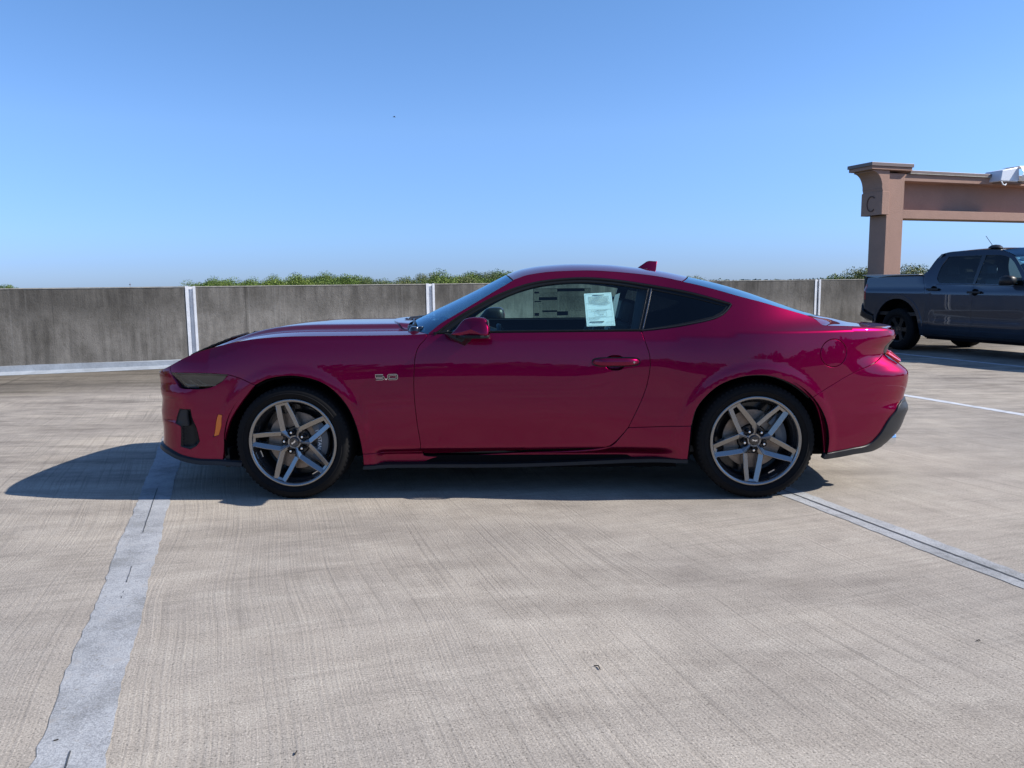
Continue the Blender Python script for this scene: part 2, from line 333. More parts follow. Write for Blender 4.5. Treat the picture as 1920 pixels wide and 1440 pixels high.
# far parapet: precast panels, each its own piece, with white painted joints between
parapet = thing('parapet_wall', 'long stained grey concrete parapet wall running behind the cars', 'wall')
joints = [-9.1, -5.2, -1.25, 2.70, 6.60, 10.80, 14.98, 19.0, 23.2, 27.4]
WT = 1.262
for i in range(len(joints)-1):
    a, b = joints[i]+.075, joints[i+1]-.075
    # front face slightly uneven grid
    rg = random.Random(i); nxp, nzp = 26, 9; V = []; F = []
    for k in range(nzp+1):
        for j in range(nxp+1):
            V.append((a+(b-a)*j/nxp, rg.uniform(-.0025, .0025) if 0 < j < nxp and 0 < k < nzp else 0, WT*k/nzp + (rg.uniform(-.004, .003) if k == nzp and 0 < j < nxp else 0)))
    n0 = len(V)
    for k in range(nzp):
        for j in range(nxp): p = k*(nxp+1)+j; F.append((p, p+1, p+nxp+2, p+nxp+1))
    for j in range(nxp+1): V.append((a+(b-a)*j/nxp, .20, WT))
    for j in range(nxp): p = nzp*(nxp+1)+j; F.append((p, p+1, n0+j+1, n0+j))
    n1 = len(V); V += [(a, .20, 0), (b, .20, 0)]
    F += [(0, nzp*(nxp+1), n0, n1), (nxp, n1+1, n0+nxp, nzp*(nxp+1)+nxp), (n1, n0, n0+nxp, n1+1)]
    o = mk('wall_panel', V, F, M['wall'][i % 4], parapet, True, 30)
    cp = MB(); cp.box((a, -.006, WT+.001), (b, .21, WT+.016)); cpo = cp.build('coping_edge', M['coping'], parapet)
for jx in joints:
    j = MB()
    j.box((jx-.078, -.007, .10), (jx-.030, .02, WT+.02)); j.box((jx+.036, -.006, .10), (jx+.074, .02, WT+.02)); j.box((jx-.030, .045, .10), (jx+.036, .16, WT+.012))
    j.build('painted_joint', M['whitepaint'], parapet)
# white base band with a sloped fillet, ragged front edge
V = []; F = []; rg = random.Random(3); n = 560; la = []
for i in range(n+1):
    a = -9.1+36.5*i/n; w = .035*math.sin(a*1.3)+rg.uniform(-.010, .010)+(.05 if (3.3 < a < 4.6) else 0)
    V += [W(a, -.028, .125+.01*math.sin(a*2.1)+rg.uniform(-.003, .003)), W(a, -.034, .045), W(a, -.17-w, .005), W(a, .01, .13)]
for i in range(n): p = i*4; F += [(p, p+4, p+5, p+1), (p+1, p+5, p+6, p+2), (p+3, p+7, p+4, p)]
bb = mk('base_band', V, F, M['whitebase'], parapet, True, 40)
parapet.location = WP; parapet.rotation_euler = (0, 0, WTH)
inv = Matrix.Translation(WP) @ rotz(WTH)
bb.data.transform(inv.inverted())
# parapet on the other sides of the deck (behind the camera, seen only in reflections)
def plain_wall(p, q, label, z1=1.2):
    t = thing('parapet_wall', label, 'wall', (p[0], p[1], 0), math.atan2(q[1]-p[1], q[0]-p[0])); L = math.hypot(q[0]-p[0], q[1]-p[1]); k = 0; a = 0
    while a < L:
        b = min(a+4.1, L); m = MB(); m.box((a+.02, 0, 0), (b-.02, .2, z1)); m.build('wall_panel', M['wall'][k % 4], t); a = b; k += 1
    return t
plain_wall(W(-26, -36), W(34, -36), 'parapet wall at the side of the deck behind the camera')
plain_wall(W(-26, -2), W(-26, -36), 'parapet wall at the far left end of the deck, out of frame')

# ---------------------------------------------------------------- brown gateway frame
KX, KY = 8.105, 17.49
gate = thing('concrete_frame', 'brown stucco column with a bracket carrying a long beam behind the truck', 'archway', (KX, KY, .055), WTH); gate.scale = (1.03, 1.03, 1.0)
cw = .455
# local x runs along the beam, y away; column near-left corner at the origin
col = MB(); col.box((0, 0, 0), (cw, cw, 3.47)); bevel(col.build('column', M['stucco'], gate), .008, 2)
def cbox(name, a, b, m='stucco', bv=.006): o = MB().box(a, b).build(name, M[m], gate); return bevel(o, bv, 2)
# corbel on the left face: block with the letter and a scroll curving out above
prof = [(0, 2.59), (-.17, 2.59), (-.17, 3.09), (-.185, 3.15)]
for k in range(9): t = k/8; prof.append((-.185-.235*(1-math.cos(t*PI/2)) - .02*t, 3.15+.34*math.sin(t*PI/2)))
prof += [(-.425, 3.52), (0, 3.52)]
cb = MB(); cb.prism(prof, 1, -.045, cw+.045); corb = bevel(cb.build('corbel', M['stucco'], gate, True, 40), .006, 2)
cbx = MB().box((-.188, -.060, 2.59), (0, cw+.060, 3.075)).build('corbel_block', M['stucco'], gate); bevel(cbx, .006)
# letter C: raised ring, a groove's shade put into its colour
ring = []; 
for k in range(33):
    t = math.radians(48 + (360-96)*k/32); ring.append((math.cos(t), math.sin(t)))
cm = MB(); n = len(ring)
V = [(-.1895-d, cw/2 - r*c_*.125, 2.835+r*s_*.17) for d in (0, .012) for r in (1., .86) for (c_, s_) in ring]
F = [(i, i+1, n+i+1, n+i) for i in range(n-1)] + [(2*n+i, 2*n+i+1, 3*n+i+1, 3*n+i) for i in range(n-1)] + [(i, i+1, 2*n+i+1, 2*n+i) for i in range(n-1)] + [(n+i, n+i+1, 3*n+i+1, 3*n+i) for i in range(n-1)]
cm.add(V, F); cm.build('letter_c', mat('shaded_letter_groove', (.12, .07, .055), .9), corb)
# beam
BL = 13.0
cbox('beam', (cw-.01, .30, 2.69), (BL, .42, 3.33)); cbox('lower_ledge', (cw-.008, -.0, 2.52), (BL, .455, 2.705)); cbox('cornice', (cw-.006, .005, 3.32), (BL, .45, 3.465))
cbox('cap_slab', (-.52, -.09, 3.522), (cw+.10, cw+.10, 3.59)); cbox('metal_capping', (-.545, -.115, 3.592), (cw+.12, cw+.12, 3.665), 'metalcap', .004)
cbox('metal_capping', (cw+.125, -.03, 3.49), (BL, .49, 3.545), 'metalcap', .004); cbox('drip_edge', (cw+.11, -.038, 3.468), (BL, .49, 3.488), 'coping', .002)
cbox('column', (8.4, 0, -.055), (8.4+cw, cw, 2.518))
# covered floodlight on the beam
lampt = thing('floodlight', 'white covered floodlight fixed on top of the brown beam at the picture edge', 'light', gate.matrix_world @ Vector((0, 0, 0)))
lampt.location = (0, 0, 0)
bpy.context.view_layer.update()
GW = Matrix.Translation((KX, KY, 0)) @ rotz(WTH)
lampt.matrix_world = GW @ Matrix.Translation((2.95, -.25, 3.42))
bd = MB(); bd.prism([(0, 0), (.05, .24), (.56, .33), (.60, .05), (.55, .0)], 1, -.02, .42); bevel(bd.build('lamp_housing', M['wool'], lampt, True, 30), .02, 3)
rg = random.Random(5); V = []; F = []
for i in range(15):
    for j in range(9):
        x = .55+.50*i/14; z = .02+.33*j/8; bul = math.sin(PI*j/8)*.09
        V.append((x, -.03-bul-rg.uniform(0, .030)*math.sin(PI*j/8), z+rg.uniform(-.008, .008)))
for i in range(14):
    for j in range(8): a = i*9+j; F.append((a, a+9, a+10, a+1))
n0 = len(V)
for i in range(15): V.append((.55+.50*i/14, .40, .35)); V.append((.55+.50*i/14, .40, .02))
for i in range(14): F += [(i*9+8, (i+1)*9+8, n0+2*i+2, n0+2*i), (i*9, n0+2*i+1, n0+2*i+3, (i+1)*9)]
mk('plastic_cover', V, F, mat('white_plastic_wrap', (.78, .80, .82), .35), lampt, True, 25)
wv = MB(); wv.tube([(.06, -.0, .0), (.09, -.02, -.07), (.16, -.02, -.09), (.21, 0, -.05)], .012, 6); wv.build('cable', M['paper'], lampt, True)
MB().box((.10, .05, -.02), (.95, .35, .0)).build('mounting_plate', M['metalcap'], lampt)

# ---------------------------------------------------------------- trees beyond the parapet
def crown_mesh(name, seed, m, rx, rz, n=900, leaf=.30, lobes=9, gap=.25):
    rg = random.Random(seed); V = []; F = []
    L = [(Vector((rg.gauss(0, .45)*rx, rg.gauss(0, .45)*rx, rg.uniform(-.7, .75)*rz)), rg.uniform(.32, .55)*rx) for _ in range(lobes)]
    L.append((Vector((0, 0, .45*rz)), .5*rx)); 
    for i in range(n):
        c, r = rg.choice(L); d = Vector((rg.gauss(0, 1), rg.gauss(0, 1), rg.gauss(0, 1))).normalized()
        p = c + d*r*(rg.uniform(.55, 1.08)); a = Vector((rg.gauss(0, 1), rg.gauss(0, 1), rg.gauss(0, 1))).normalized(); b = a.cross(d + Vector((rg.gauss(0, .6), rg.gauss(0, .6), rg.gauss(0, .6)))).normalized()
        s = leaf*rg.uniform(.5, 1.3); k = len(V); V += [p-a*s*.5, p+b*s*.35, p+a*s*.6, p-b*s*.35]; F.append((k, k+1, k+2, k+3))
    return mesh(name, V, F, m, False)
def trunk_mesh(name, seed, h, r):
    rg = random.Random(seed); m = MB(); pts = [(0, 0, 0)]; 
    for k in range(1, 6): pts.append((rg.uniform(-.2, .2), rg.uniform(-.2, .2), h*k/5))
    m.tube(pts, [r*(1-.15*k) for k in range(6)], 7)
    for q in range(5):
        a = rg.uniform(0, 6.28); z = h*rg.uniform(.55, .9); l = rg.uniform(1.2, 2.4); m.tube([(0, 0, z), (math.cos(a)*l*.5, math.sin(a)*l*.5, z+l*.45), (math.cos(a)*l, math.sin(a)*l, z+l*1.0)], [r*.4, r*.25, r*.1], 5)
    return mesh(name, m.V, m.F, M['bark'], True)
CR = [('round leafy', crown_mesh('crown', 1, M['leafA'], 2.6, 2.6, 7500, .15)), ('dark bushy', crown_mesh('crown', 2, M['leafB'], 2.5, 2.2, 7000, .145)),
      ('bright green broad', crown_mesh('crown', 3, M['leafA'], 3.2, 2.2, 9000, .155, 12)), ('thin open', crown_mesh('crown', 4, M['leafC'], 1.9, 2.9, 2300, .135, 7)),
      ('tall pine-like', crown_mesh('crown', 5, M['leafB'], 1.5, 3.4, 2700, .13, 9)), ('olive green', crown_mesh('crown', 6, M['leafC'], 2.7, 2.0, 6500, .145))]
TR = trunk_mesh('trunk', 9, 11.0, .22)
def wx(u, y, D):
    # world x at distance D for a point seen at image column u (of 1920)
    return (u-960)/FPX*D, D
_ONE = ['one','two','three','four','five','six','seven','eight','nine']
NUM = _ONE+['ten','eleven','twelve','thirteen','fourteen','fifteen','sixteen','seventeen','eighteen','nineteen']+[t_+(('-'+o_) if o_ else '') for t_ in ('twenty','thirty','forty','fifty','sixty','seventy') for o_ in ['']+_ONE]
def tree(u, ytop, D, kind, scale, label, group='trees beyond the parapet'):
    """a tree whose top stands at image height ytop when seen from the deck"""
    x = (u-960)/FPX*D; zt = CAMH + ((531.7-(u-960)*.01114) - ytop)/FPX*D
    nm, me = CR[kind]; ytop -= 3.5; zt = CAMH + ((531.7-(u-960)*.01114) - ytop)/FPX*D; rz = {0: 2.6, 1: 2.2, 2: 2.2, 3: 2.9, 4: 3.4, 5: 2.0}[kind]*scale
    base = zt - rz*1.28 - 10.2
    t = thing('tree', label, 'tree', (x, D, -12), RNG.uniform(0, 6.28), group)
    h = zt - rz*1.25 + 12
    tr = bpy.data.objects.new('trunk', TR); link(tr, t); tr.scale = (min(1, scale*1.3), min(1, scale*1.3), h/12.6)
    cr_ = bpy.data.objects.new('crown', me); link(cr_, t); cr_.location = (0, 0, h); cr_.scale = (scale, scale, scale)
    return t
PROF = [(368, 536), (385, 527), (405, 525), (430, 524), (460, 522), (490, 525), (520, 521), (545, 523), (565, 520), (585, 516), (605, 513.5), (628, 511), (650, 516), (680, 519), (705, 524), (730, 521), (750, 523), (775, 520), (800, 516), (830, 514), (860, 513.5), (900, 514), (935, 508), (960, 505), (1000, 508), (1060, 510), (1120, 510), (1200, 512), (1260, 515), (1300, 519), (1342, 521)]
def ptop(u): return float(np.interp(u, [p[0] for p in PROF], [p[1] for p in PROF]))
u = 372; k = 0; sh = ['far left end', 'left part', 'middle', 'right part']
rgt = random.Random(21)
while u < 1350:
    if 968 < u < 1262: u = 1262
    thin = 690 < u < 815 or u > 1280
    kind = rgt.choice([3, 4, 3, 5]) if thin else rgt.choice([0, 2, 1, 0, 2, 5])
    D = rgt.uniform(70, 95); sc = rgt.uniform(.55, .8) if not thin else rgt.uniform(.5, .75)
    nm = CR[kind][0]
    if u < 800: pos = 'above the parapet left of the second white joint'
    elif u < 960: pos = 'above the parapet just left of the windscreen'
    elif u < 1270: pos = 'hidden behind the red car roof'
    else: pos = 'small above the parapet behind the rear window'
    tree(u, ptop(u)+rgt.uniform(-4.5, 3.5), D, kind, sc, nm + ' tree, number %s from the left in the front row beyond the parapet' % NUM[k], 'tree line beyond the parapet')
    u += rgt.uniform(9, 17) if not thin else rgt.uniform(11, 20); k += 1
u = 380; k2 = 0
while u < 965:   # second row lower behind, fills the gaps with canopy
    tree(u, ptop(u)+rgt.uniform(2, 6), rgt.uniform(100, 120), rgt.choice([0, 1, 2, 5]), rgt.uniform(.8, 1.1), 'back row tree number %s from the left, filling gaps behind the front row of trees' % NUM[k2], 'back row of the tree line'); k2 += 1; u += rgt.uniform(14, 22)
tree(20, 532, 60, 1, .30, 'tiny dark green tree top at the far left above the parapet', 'lone tree tops at the left'); tree(25.5, 534, 60, 0, .22, 'tiny light green tree top beside the far left tree', 'lone tree tops at the left'); tree(41, 539, 60, 1, .2, 'tiniest tree top just right of the far left one', 'lone tree tops at the left')
for uu, yy, kk, ss, ll in [(1584, 505, 1, .62, 'dark bushy tree left of the brown column'), (1607, 498.5, 0, .72, 'taller leafy tree against the left face of the brown column'), (1628, 497, 5, .6, 'olive tree half behind the brown column'), (1700, 493, 5, .62, 'olive tree just right of the brown column'), (1722, 490.5, 1, .6, 'dark tree between the brown column and the truck cab'), (1745, 494, 0, .6, 'leafy tree behind the truck cab rear edge'), (1572, 514, 3, .5, 'thin open sapling at the left end of the right tree group')]:
    tree(uu, yy, 52+rgt.uniform(-3, 3), kk, ss, ll, 'trees near the brown column')
# far wood on the horizon, right of the coupe
V = []; F = []; rg = random.Random(8)
for i in range(5200):
    u = rg.uniform(1180, 1640); D = rg.uniform(560, 640); x = (u-960)/FPX*D
    bump_ = (1.1*math.exp(-((u-1395)/45)**2) + 1.6*math.exp(-((u-1545)/32)**2)) * (D/FPX) * 1.3
    z = CAMH + rg.uniform(-10, .2)*1.0 + bump_*rg.uniform(.2, 1.2); s = rg.uniform(.7, 1.6)
    a = Vector((rg.gauss(0, 1), rg.gauss(0, .3), rg.gauss(0, 1))).normalized()*s; b = a.cross(Vector((rg.gauss(0, .3), 1, rg.gauss(0, .3)))).normalized()*s*.7
    p = Vector((x, D, z)); k = len(V); V += [p-a, p+b, p+a, p-b]; F.append((k, k+1, k+2, k+3))
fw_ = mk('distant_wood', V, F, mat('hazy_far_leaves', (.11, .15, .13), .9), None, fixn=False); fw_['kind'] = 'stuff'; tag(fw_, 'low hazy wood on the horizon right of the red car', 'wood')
# woods all round for the reflections (behind the camera)
V = []; F = []
for i in range(14000):
    a_ = rg.uniform(math.radians(160), math.radians(400)); D = rg.uniform(45, 75); ht = 3.6+1.5*math.sin(a_*9)+1.1*math.sin(a_*23+1)
    x = math.cos(a_)*D; y = math.sin(a_)*D
    if y > 20 and x > -20: continue
    z = rg.uniform(-8, 1.4+ht); s = rg.uniform(.5, 1.3)
    a = Vector((rg.gauss(0, 1), rg.gauss(0, 1), rg.gauss(0, 1))).normalized()*s; b = a.cross(Vector((x, y, 0)).normalized()).normalized()*s*.7
    p = Vector((x, y, z)); k = len(V); V += [p-a, p+b, p+a, p-b]; F.append((k, k+1, k+2, k+3))
sw = mk('surrounding_wood', V, F, M['leafB'], None, fixn=False); sw['kind'] = 'stuff'; tag(sw, 'belt of woodland around the other sides of the parking deck', 'wood')
# radio mast far away, and a bird
mt = thing('radio_mast', 'thin far radio mast rising just above the parapet at the left', 'mast', ((252-960)/FPX*300, 300, -12))
ms = MB(); ms.tube([(0, 0, 0), (0, 0, 15.2)], [.10, .05], 6); ms.build('mast_pole', M['metalcap'], mt, True)
ms = MB(); ms.box((-.3, -.1, 14.3), (.2, .1, 14.6)); ms.build('aerial_panel', M['metalcap'], mt)
bt = thing('bird', 'tiny dark bird flying high in the blue sky', 'bird', ((755-960)/FPX*60, 60*.985, 13.2), .5)
bb_ = MB(); bb_.tube([(-.11, 0, 0), (-.05, 0, .012), (.04, 0, .01), (.12, 0, 0)], [.004, .028, .026, .006], 7); bb_.build('body', M['black'], bt, True)
for s in (-1, 1):
    wg = MB(); wg.add([(-.04, 0, .01), (.05, 0, .01), (.02, s*.11, .05), (-.03, s*.11, .05), (-.05, s*.22, .02)], [(0, 1, 2, 3), (3, 2, 4)]); wg.build('wing', M['black'], bt)
# litter on the deck
for (x, y, pts, lb) in [(.272, 2.50, [(-.010, .008, 0), (.004, .004, .002), (.007, -.018, 0)], 'small curled dark twig lying on the concrete in front of the red car'),
                        (-.60, 2.02, [(0, 0, 0), (.002, .014, .002)], 'short dark splinter at the bottom edge of the picture'), (1.62, 2.66, [(0, 0, 0), (.010, .003, .002), (.013, .0, 0)], 'small dark leaf scrap on the concrete at the lower right'),
                        (-1.30, 2.10, [(0, 0, 0), (.012, .004, .002)], 'dark crumb beside the left bay stripe')]:
    tw = MB(); q_ = [(p[0], p[1], p[2]+.0030) for p in pts]
    for a_, b_ in zip(q_[:-1], q_[1:]): tw.tube([a_, b_], .0019, 5)
    o = tw.build('twig', M['twig'], None, True); o.location = (x, y, .0005); tag(o, lb, 'twig')
# ================================================================= coupe outline tables: side outlines as (distance along the skin, height) in metres
SEGS = {"hood_edge": [[-0.8786, 0.751], [-0.8228, 0.773], [-0.776, 0.7932], [-0.7005, 0.8382], [-0.6262, 0.8748], [-0.5481, 0.9002], [-0.4608, 0.9251], [-0.366, 0.9447], [-0.2604, 0.9574], [-0.1094, 0.9665], [0.0514, 0.9702], [0.3388, 0.9707], [0.678, 0.9714], [0.8093, 0.9767]],
 "nose_cut": [[-0.776, 0.7932], [-0.755, 0.7528]],
 "lamp_top": [[-0.755, 0.7528], [-0.6003, 0.7542], [-0.4603, 0.7531], [-0.3682, 0.7481]],
 "lamp_bot": [[-0.3682, 0.7481], [-0.406, 0.71], [-0.4709, 0.6775], [-0.5362, 0.6622], [-0.613, 0.6605], [-0.6944, 0.6682], [-0.7256, 0.7079], [-0.755, 0.7528]],
 "seam_f": [[-0.3682, 0.7481], [-0.3254, 0.7375], [-0.2771, 0.7206], [-0.2032, 0.6885]],
 "arch_fb": [[-0.42, 0.2279], [-0.4176, 0.2924], [-0.4048, 0.3803], [-0.3614, 0.4757], [-0.3047, 0.5697], [-0.2496, 0.637], [-0.2032, 0.6885]],
 "arch_ff": [[-0.2032, 0.6885], [-0.1308, 0.7231], [-0.0337, 0.7406], [0.0479, 0.7401], [0.1713, 0.71], [0.2523, 0.6596], [0.3316, 0.5672], [0.3766, 0.4657], [0.4034, 0.3451], [0.4119, 0.2673]],
 "bump_bot": [[-0.42, 0.2279], [-0.5829, 0.228], [-0.6789, 0.2432], [-0.7825, 0.2715], [-0.9071, 0.2932]],
 "gap_a": [[0.8093, 0.9767], [0.7983, 0.9466], [0.764, 0.9099], [0.742, 0.8515], [0.7334, 0.7802], [0.7292, 0.6496], [0.7333, 0.5639], [0.7443, 0.4312], [0.7556, 0.3323], [0.7556, 0.266]],
 "fend_bot": [[0.7556, 0.266], [0.4119, 0.2673]],
 "door_belt": [[0.847, 0.9763], [0.9942, 0.9795], [1.182, 0.9809], [1.6188, 0.9813], [2.0629, 0.9816]],
 "gap_b": [[2.0629, 0.9816], [2.0807, 0.9202], [2.1, 0.8619], [2.109, 0.8004], [2.1047, 0.7477], [2.0872, 0.6604], [2.0602, 0.5821], [2.0208, 0.4939], [1.9849, 0.4169]],
 "gap_b2": [[1.9849, 0.4169], [1.9454, 0.368], [1.9054, 0.3255], [1.8621, 0.2988], [1.806, 0.2911]],
 "door_bot": [[1.806, 0.2911], [1.2983, 0.2699], [0.7913, 0.2504], [0.7659, 0.2529], [0.7556, 0.266]],
 "sill_r": [[1.9849, 0.4169], [2.3436, 0.4322]],
 "sill_top": [[0.7556, 0.266], [0.7649, 0.2387], [0.7903, 0.2331], [1.2973, 0.2505], [1.7893, 0.2696], [1.863, 0.2886], [1.9055, 0.3189], [1.9454, 0.3647], [1.9849, 0.4169]],
 "sill_end": [[2.3436, 0.4322], [2.3377, 0.3329], [2.3298, 0.2249]],
 "sill_bot": [[2.3298, 0.2249], [1.2962, 0.1855], [0.4129, 0.1899]],
 "sill_fr": [[0.4129, 0.1899], [0.4127, 0.2321], [0.4119, 0.2673]],
 "ws_edge": [[0.8093, 0.9767], [0.8909, 1.0409], [0.975, 1.09], [1.1432, 1.1893], [1.3091, 1.2855]],
 "roof_edge": [[1.3091, 1.2855], [1.403, 1.3162], [1.5793, 1.3358], [1.7558, 1.3391], [1.9313, 1.3289], [2.0183, 1.3204], [2.189, 1.2981], [2.3292, 1.2663]],
 "bl_edge": [[2.3292, 1.2663], [2.3954, 1.251], [2.5159, 1.2173], [2.6352, 1.1804], [2.7959, 1.1382], [2.9451, 1.1029], [3.123, 1.0624]],
 "deck_cut": [[3.123, 1.0624], [3.1887, 1.0358], [3.2284, 1.0044]],
 "deck_edge": [[3.2284, 1.0044], [3.4041, 0.9968], [3.5445, 0.9909], [3.7177, 0.9833], [3.8311, 0.975], [3.9093, 0.9636]],
 "tail_edge": [[3.9093, 0.9636], [3.915, 0.9321], [3.9009, 0.9046], [3.8691, 0.8801], [3.8689, 0.8485], [3.8718, 0.8196]],
 "seam_r": [[3.8718, 0.8196], [3.4494, 0.7238], [3.281, 0.6597], [3.1113, 0.5898]],
 "arch_rb": [[2.3436, 0.4322], [2.3681, 0.5303], [2.4143, 0.6], [2.4954, 0.6725], [2.5963, 0.7157], [2.6986, 0.7312], [2.8184, 0.7207], [2.9594, 0.677], [3.0452, 0.6334], [3.1113, 0.5898]],
 "arch_rr": [[3.1113, 0.5898], [3.157, 0.5448], [3.1978, 0.4617], [3.2257, 0.3726], [3.2497, 0.2567]],
 "ledge": [[3.8718, 0.8196], [3.9183, 0.7871], [3.9373, 0.7395], [3.951, 0.702]],
 "diff_top": [[3.2497, 0.2567], [3.3138, 0.2607], [3.4882, 0.2737], [3.6776, 0.2944], [3.7086, 0.3407], [3.7513, 0.4344], [3.8146, 0.5013], [3.8935, 0.5355]],
 "diff_bot": [[3.2497, 0.2567], [3.2357, 0.2261], [3.3197, 0.2231], [3.5328, 0.2346], [3.7885, 0.2399], [3.886, 0.2548]],
 "dlo": [[0.847, 0.9763], [0.9594, 1.0589], [1.0596, 1.1194], [1.2294, 1.2066], [1.4032, 1.2651], [1.5782, 1.2905], [1.7535, 1.2967], [1.9273, 1.2818], [2.1326, 1.2491], [2.3596, 1.2042], [2.5263, 1.1562], [2.5855, 1.1373]],
 "dlo_tip": [[2.5855, 1.1373], [2.5934, 1.128], [2.5712, 1.1009], [2.5367, 1.0709], [2.4851, 1.0472]],
 "dlo_low": [[2.4851, 1.0472], [2.2941, 1.009], [2.1773, 0.993], [2.0629, 0.9816]],
 "g1_top": [[0.9248, 0.9908], [0.9978, 1.0479], [1.0779, 1.0992], [1.2438, 1.1829], [1.413, 1.241], [1.5776, 1.2664], [1.7521, 1.2709], [1.9253, 1.2561], [2.1174, 1.2254]],
 "g1_b": [[2.1174, 1.2254], [2.0448, 0.9878]],
 "g1_low": [[2.0448, 0.9878], [1.4319, 0.9876], [0.9248, 0.9908]],
 "g2_top": [[2.1439, 1.222], [2.3561, 1.1762], [2.482, 1.1428], [2.5617, 1.1207]],
 "g2_tip": [[2.5617, 1.1207], [2.5369, 1.0951], [2.4781, 1.0638]],
 "g2_low": [[2.4781, 1.0638], [2.2956, 1.0255], [2.0744, 0.9921]],
 "g2_b": [[2.0744, 0.9921], [2.1439, 1.222]],
 "vent": [[-0.7011, 0.5341], [-0.6216, 0.5345], [-0.5964, 0.4381], [-0.577, 0.3402], [-0.5991, 0.3118], [-0.64, 0.2886], [-0.71, 0.3025], [-0.7018, 0.4299], [-0.739, 0.4456], [-0.7182, 0.4916], [-0.7011, 0.5341]],
 "vent_mesh": [[-0.7018, 0.4299], [-0.6231, 0.4338], [-0.6172, 0.3244], [-0.6432, 0.303], [-0.7094, 0.3124], [-0.7018, 0.4299]],
 "vent_flap": [[-0.7003, 0.5286], [-0.6502, 0.5308], [-0.6496, 0.4326], [-0.7018, 0.4299], [-0.739, 0.4456], [-0.7003, 0.5286]],
 "marker": [[-0.4398, 0.5097], [-0.4126, 0.5085], [-0.4234, 0.447], [-0.4492, 0.384], [-0.4824, 0.3725], [-0.4635, 0.4388], [-0.4398, 0.5097]],
 "stepline": [[-0.8903, 0.5972], [-0.6735, 0.5978], [-0.6432, 0.5699], [-0.5762, 0.4323]]}
PT = {"fuel": [3.2896, 3.1629, 0.8687, 0.846], "fuel_e": [3.4119, 3.2526, 0.8401, 0.8428], "fuel_t": [3.2892, 3.1627, 0.8607, 0.927], "handle_l": [1.7749, 1.7749, 0.8854, 0.8057], "handle_r": [2.0463, 2.0463, 0.8854, 0.8037], "handle_t": [1.9109, 1.9109, 0.882, 0.8261], "handle_b": [1.9108, 1.9108, 0.8855, 0.7798], "cup_t": [1.911, 1.911, 0.8797, 0.8477], "cup_b": [1.9109, 1.9109, 0.8865, 0.7581], "cup_l": [1.8645, 1.8645, 0.8867, 0.7709], "cup_r": [1.9603, 1.9603, 0.8856, 0.7701], "badge_l": [0.4997, 0.4997, 0.9052, 0.7327], "badge_r": [0.6435, 0.6435, 0.9009, 0.7312], "badge_t": [0.5721, 0.5721, 0.902, 0.7522], "badge_b": [0.5712, 0.5712, 0.904, 0.7116]}
TOP = {"hood_c": [[-1.2123, 0.0, 0.6787], [-1.1382, 0.0, 0.7217], [-0.9827, 0.0, 0.7998], [-0.8482, 0.0, 0.8514], [-0.7184, 0.0, 0.8971], [-0.5915, 0.0, 0.9315], [-0.4312, 0.0, 0.9637], [-0.2117, 0.0, 0.9877], [0.1303, 0.0, 1.0068], [0.4441, 0.0, 1.0113]], "ws_c": [[0.5817, 0.0, 1.01], [0.7425, 0.0, 1.0858], [0.9949, 0.0, 1.2022], [1.2445, 0.0, 1.325]], "roof_c": [[1.2445, 0.0, 1.3253], [1.3546, 0.0, 1.3613], [1.4934, 0.0, 1.3817], [1.6899, 0.0, 1.3906], [1.8858, 0.0, 1.385], [2.0814, 0.0, 1.3658], [2.2587, 0.0, 1.3404], [2.4468, 0.0, 1.3004]], "bl_c": [[2.4468, 0.0, 1.3004], [2.5901, 0.0, 1.2672], [2.7942, 0.0, 1.2084], [2.9974, 0.0, 1.1359], [3.1498, 0.0, 1.0819], [3.2936, 0.0, 1.0389]], "deck_c": [[3.2936, 0.0, 1.0389], [3.3741, 0.0, 1.0236], [3.507, 0.0, 0.9934], [3.6371, 0.0, 0.9795], [3.7806, 0.0, 0.9655], [3.8601, 0.0, 0.943]], "fin": [[2.1357, 0.0, 1.367], [2.1967, 0.0, 1.4021], [2.2147, 0.0, 1.4073], [2.2688, 0.0, 1.4031], [2.2569, 0.0, 1.3429]], "mirror": [[0.9576, -1.0, 0.9784], [0.9855, -1.0, 1.0054], [1.0352, -1.0, 1.0624], [1.0717, -1.0, 1.0741], [1.1202, -1.0, 1.0766], [1.1594, -1.0, 1.0702], [1.1772, -1.0, 1.049], [1.1857, -1.0, 1.0097], [1.1822, -1.0, 0.9765], [1.1669, -1.0, 0.966], [1.0698, -1.0, 0.9669], [0.994, -1.0, 0.9721]], "mirror_foot": [[0.9343, -0.93, 0.9772], [0.9645, -0.93, 0.9462], [1.0256, -0.93, 0.9102], [1.0634, -0.93, 0.9515], [1.0637, -0.93, 0.9699]], "paper": [[1.7363, -0.74, 1.1986], [1.9003, -0.74, 1.2047], [1.9138, -0.74, 1.0121], [1.7459, -0.74, 1.0089]], "farsheet": [[1.4205, 0.72, 1.224], [1.8579, 0.72, 1.2233], [1.8582, 0.72, 0.9886], [1.4186, 0.72, 0.9845]], "exh": [[3.6952, -0.5, 0.3054], [3.6789, -0.5, 0.2339]]}
LFZ = [0.05, 0.2454, 0.2804, 0.4129, 0.4844, 0.59, 0.6685, 0.7477, 0.86, 1.0]
LFX = [-1.0149, -1.0149, -0.9972, -0.9823, -0.9942, -0.9763, -0.9808, -0.9904, -0.9304, -0.6804]
LRZ = [0.05, 0.2373, 0.3592, 0.4398, 0.4799, 0.5368, 0.614, 0.6719, 0.6982, 0.7545, 0.8239, 0.8564, 0.8982, 0.9304, 0.9686, 1.1186]
LRX = [3.5462, 3.6462, 3.7484, 3.7753, 3.789, 3.7657, 3.7829, 3.7899, 3.7871, 3.7293, 3.652, 3.6577, 3.6926, 3.7051, 3.6912, 3.6912]
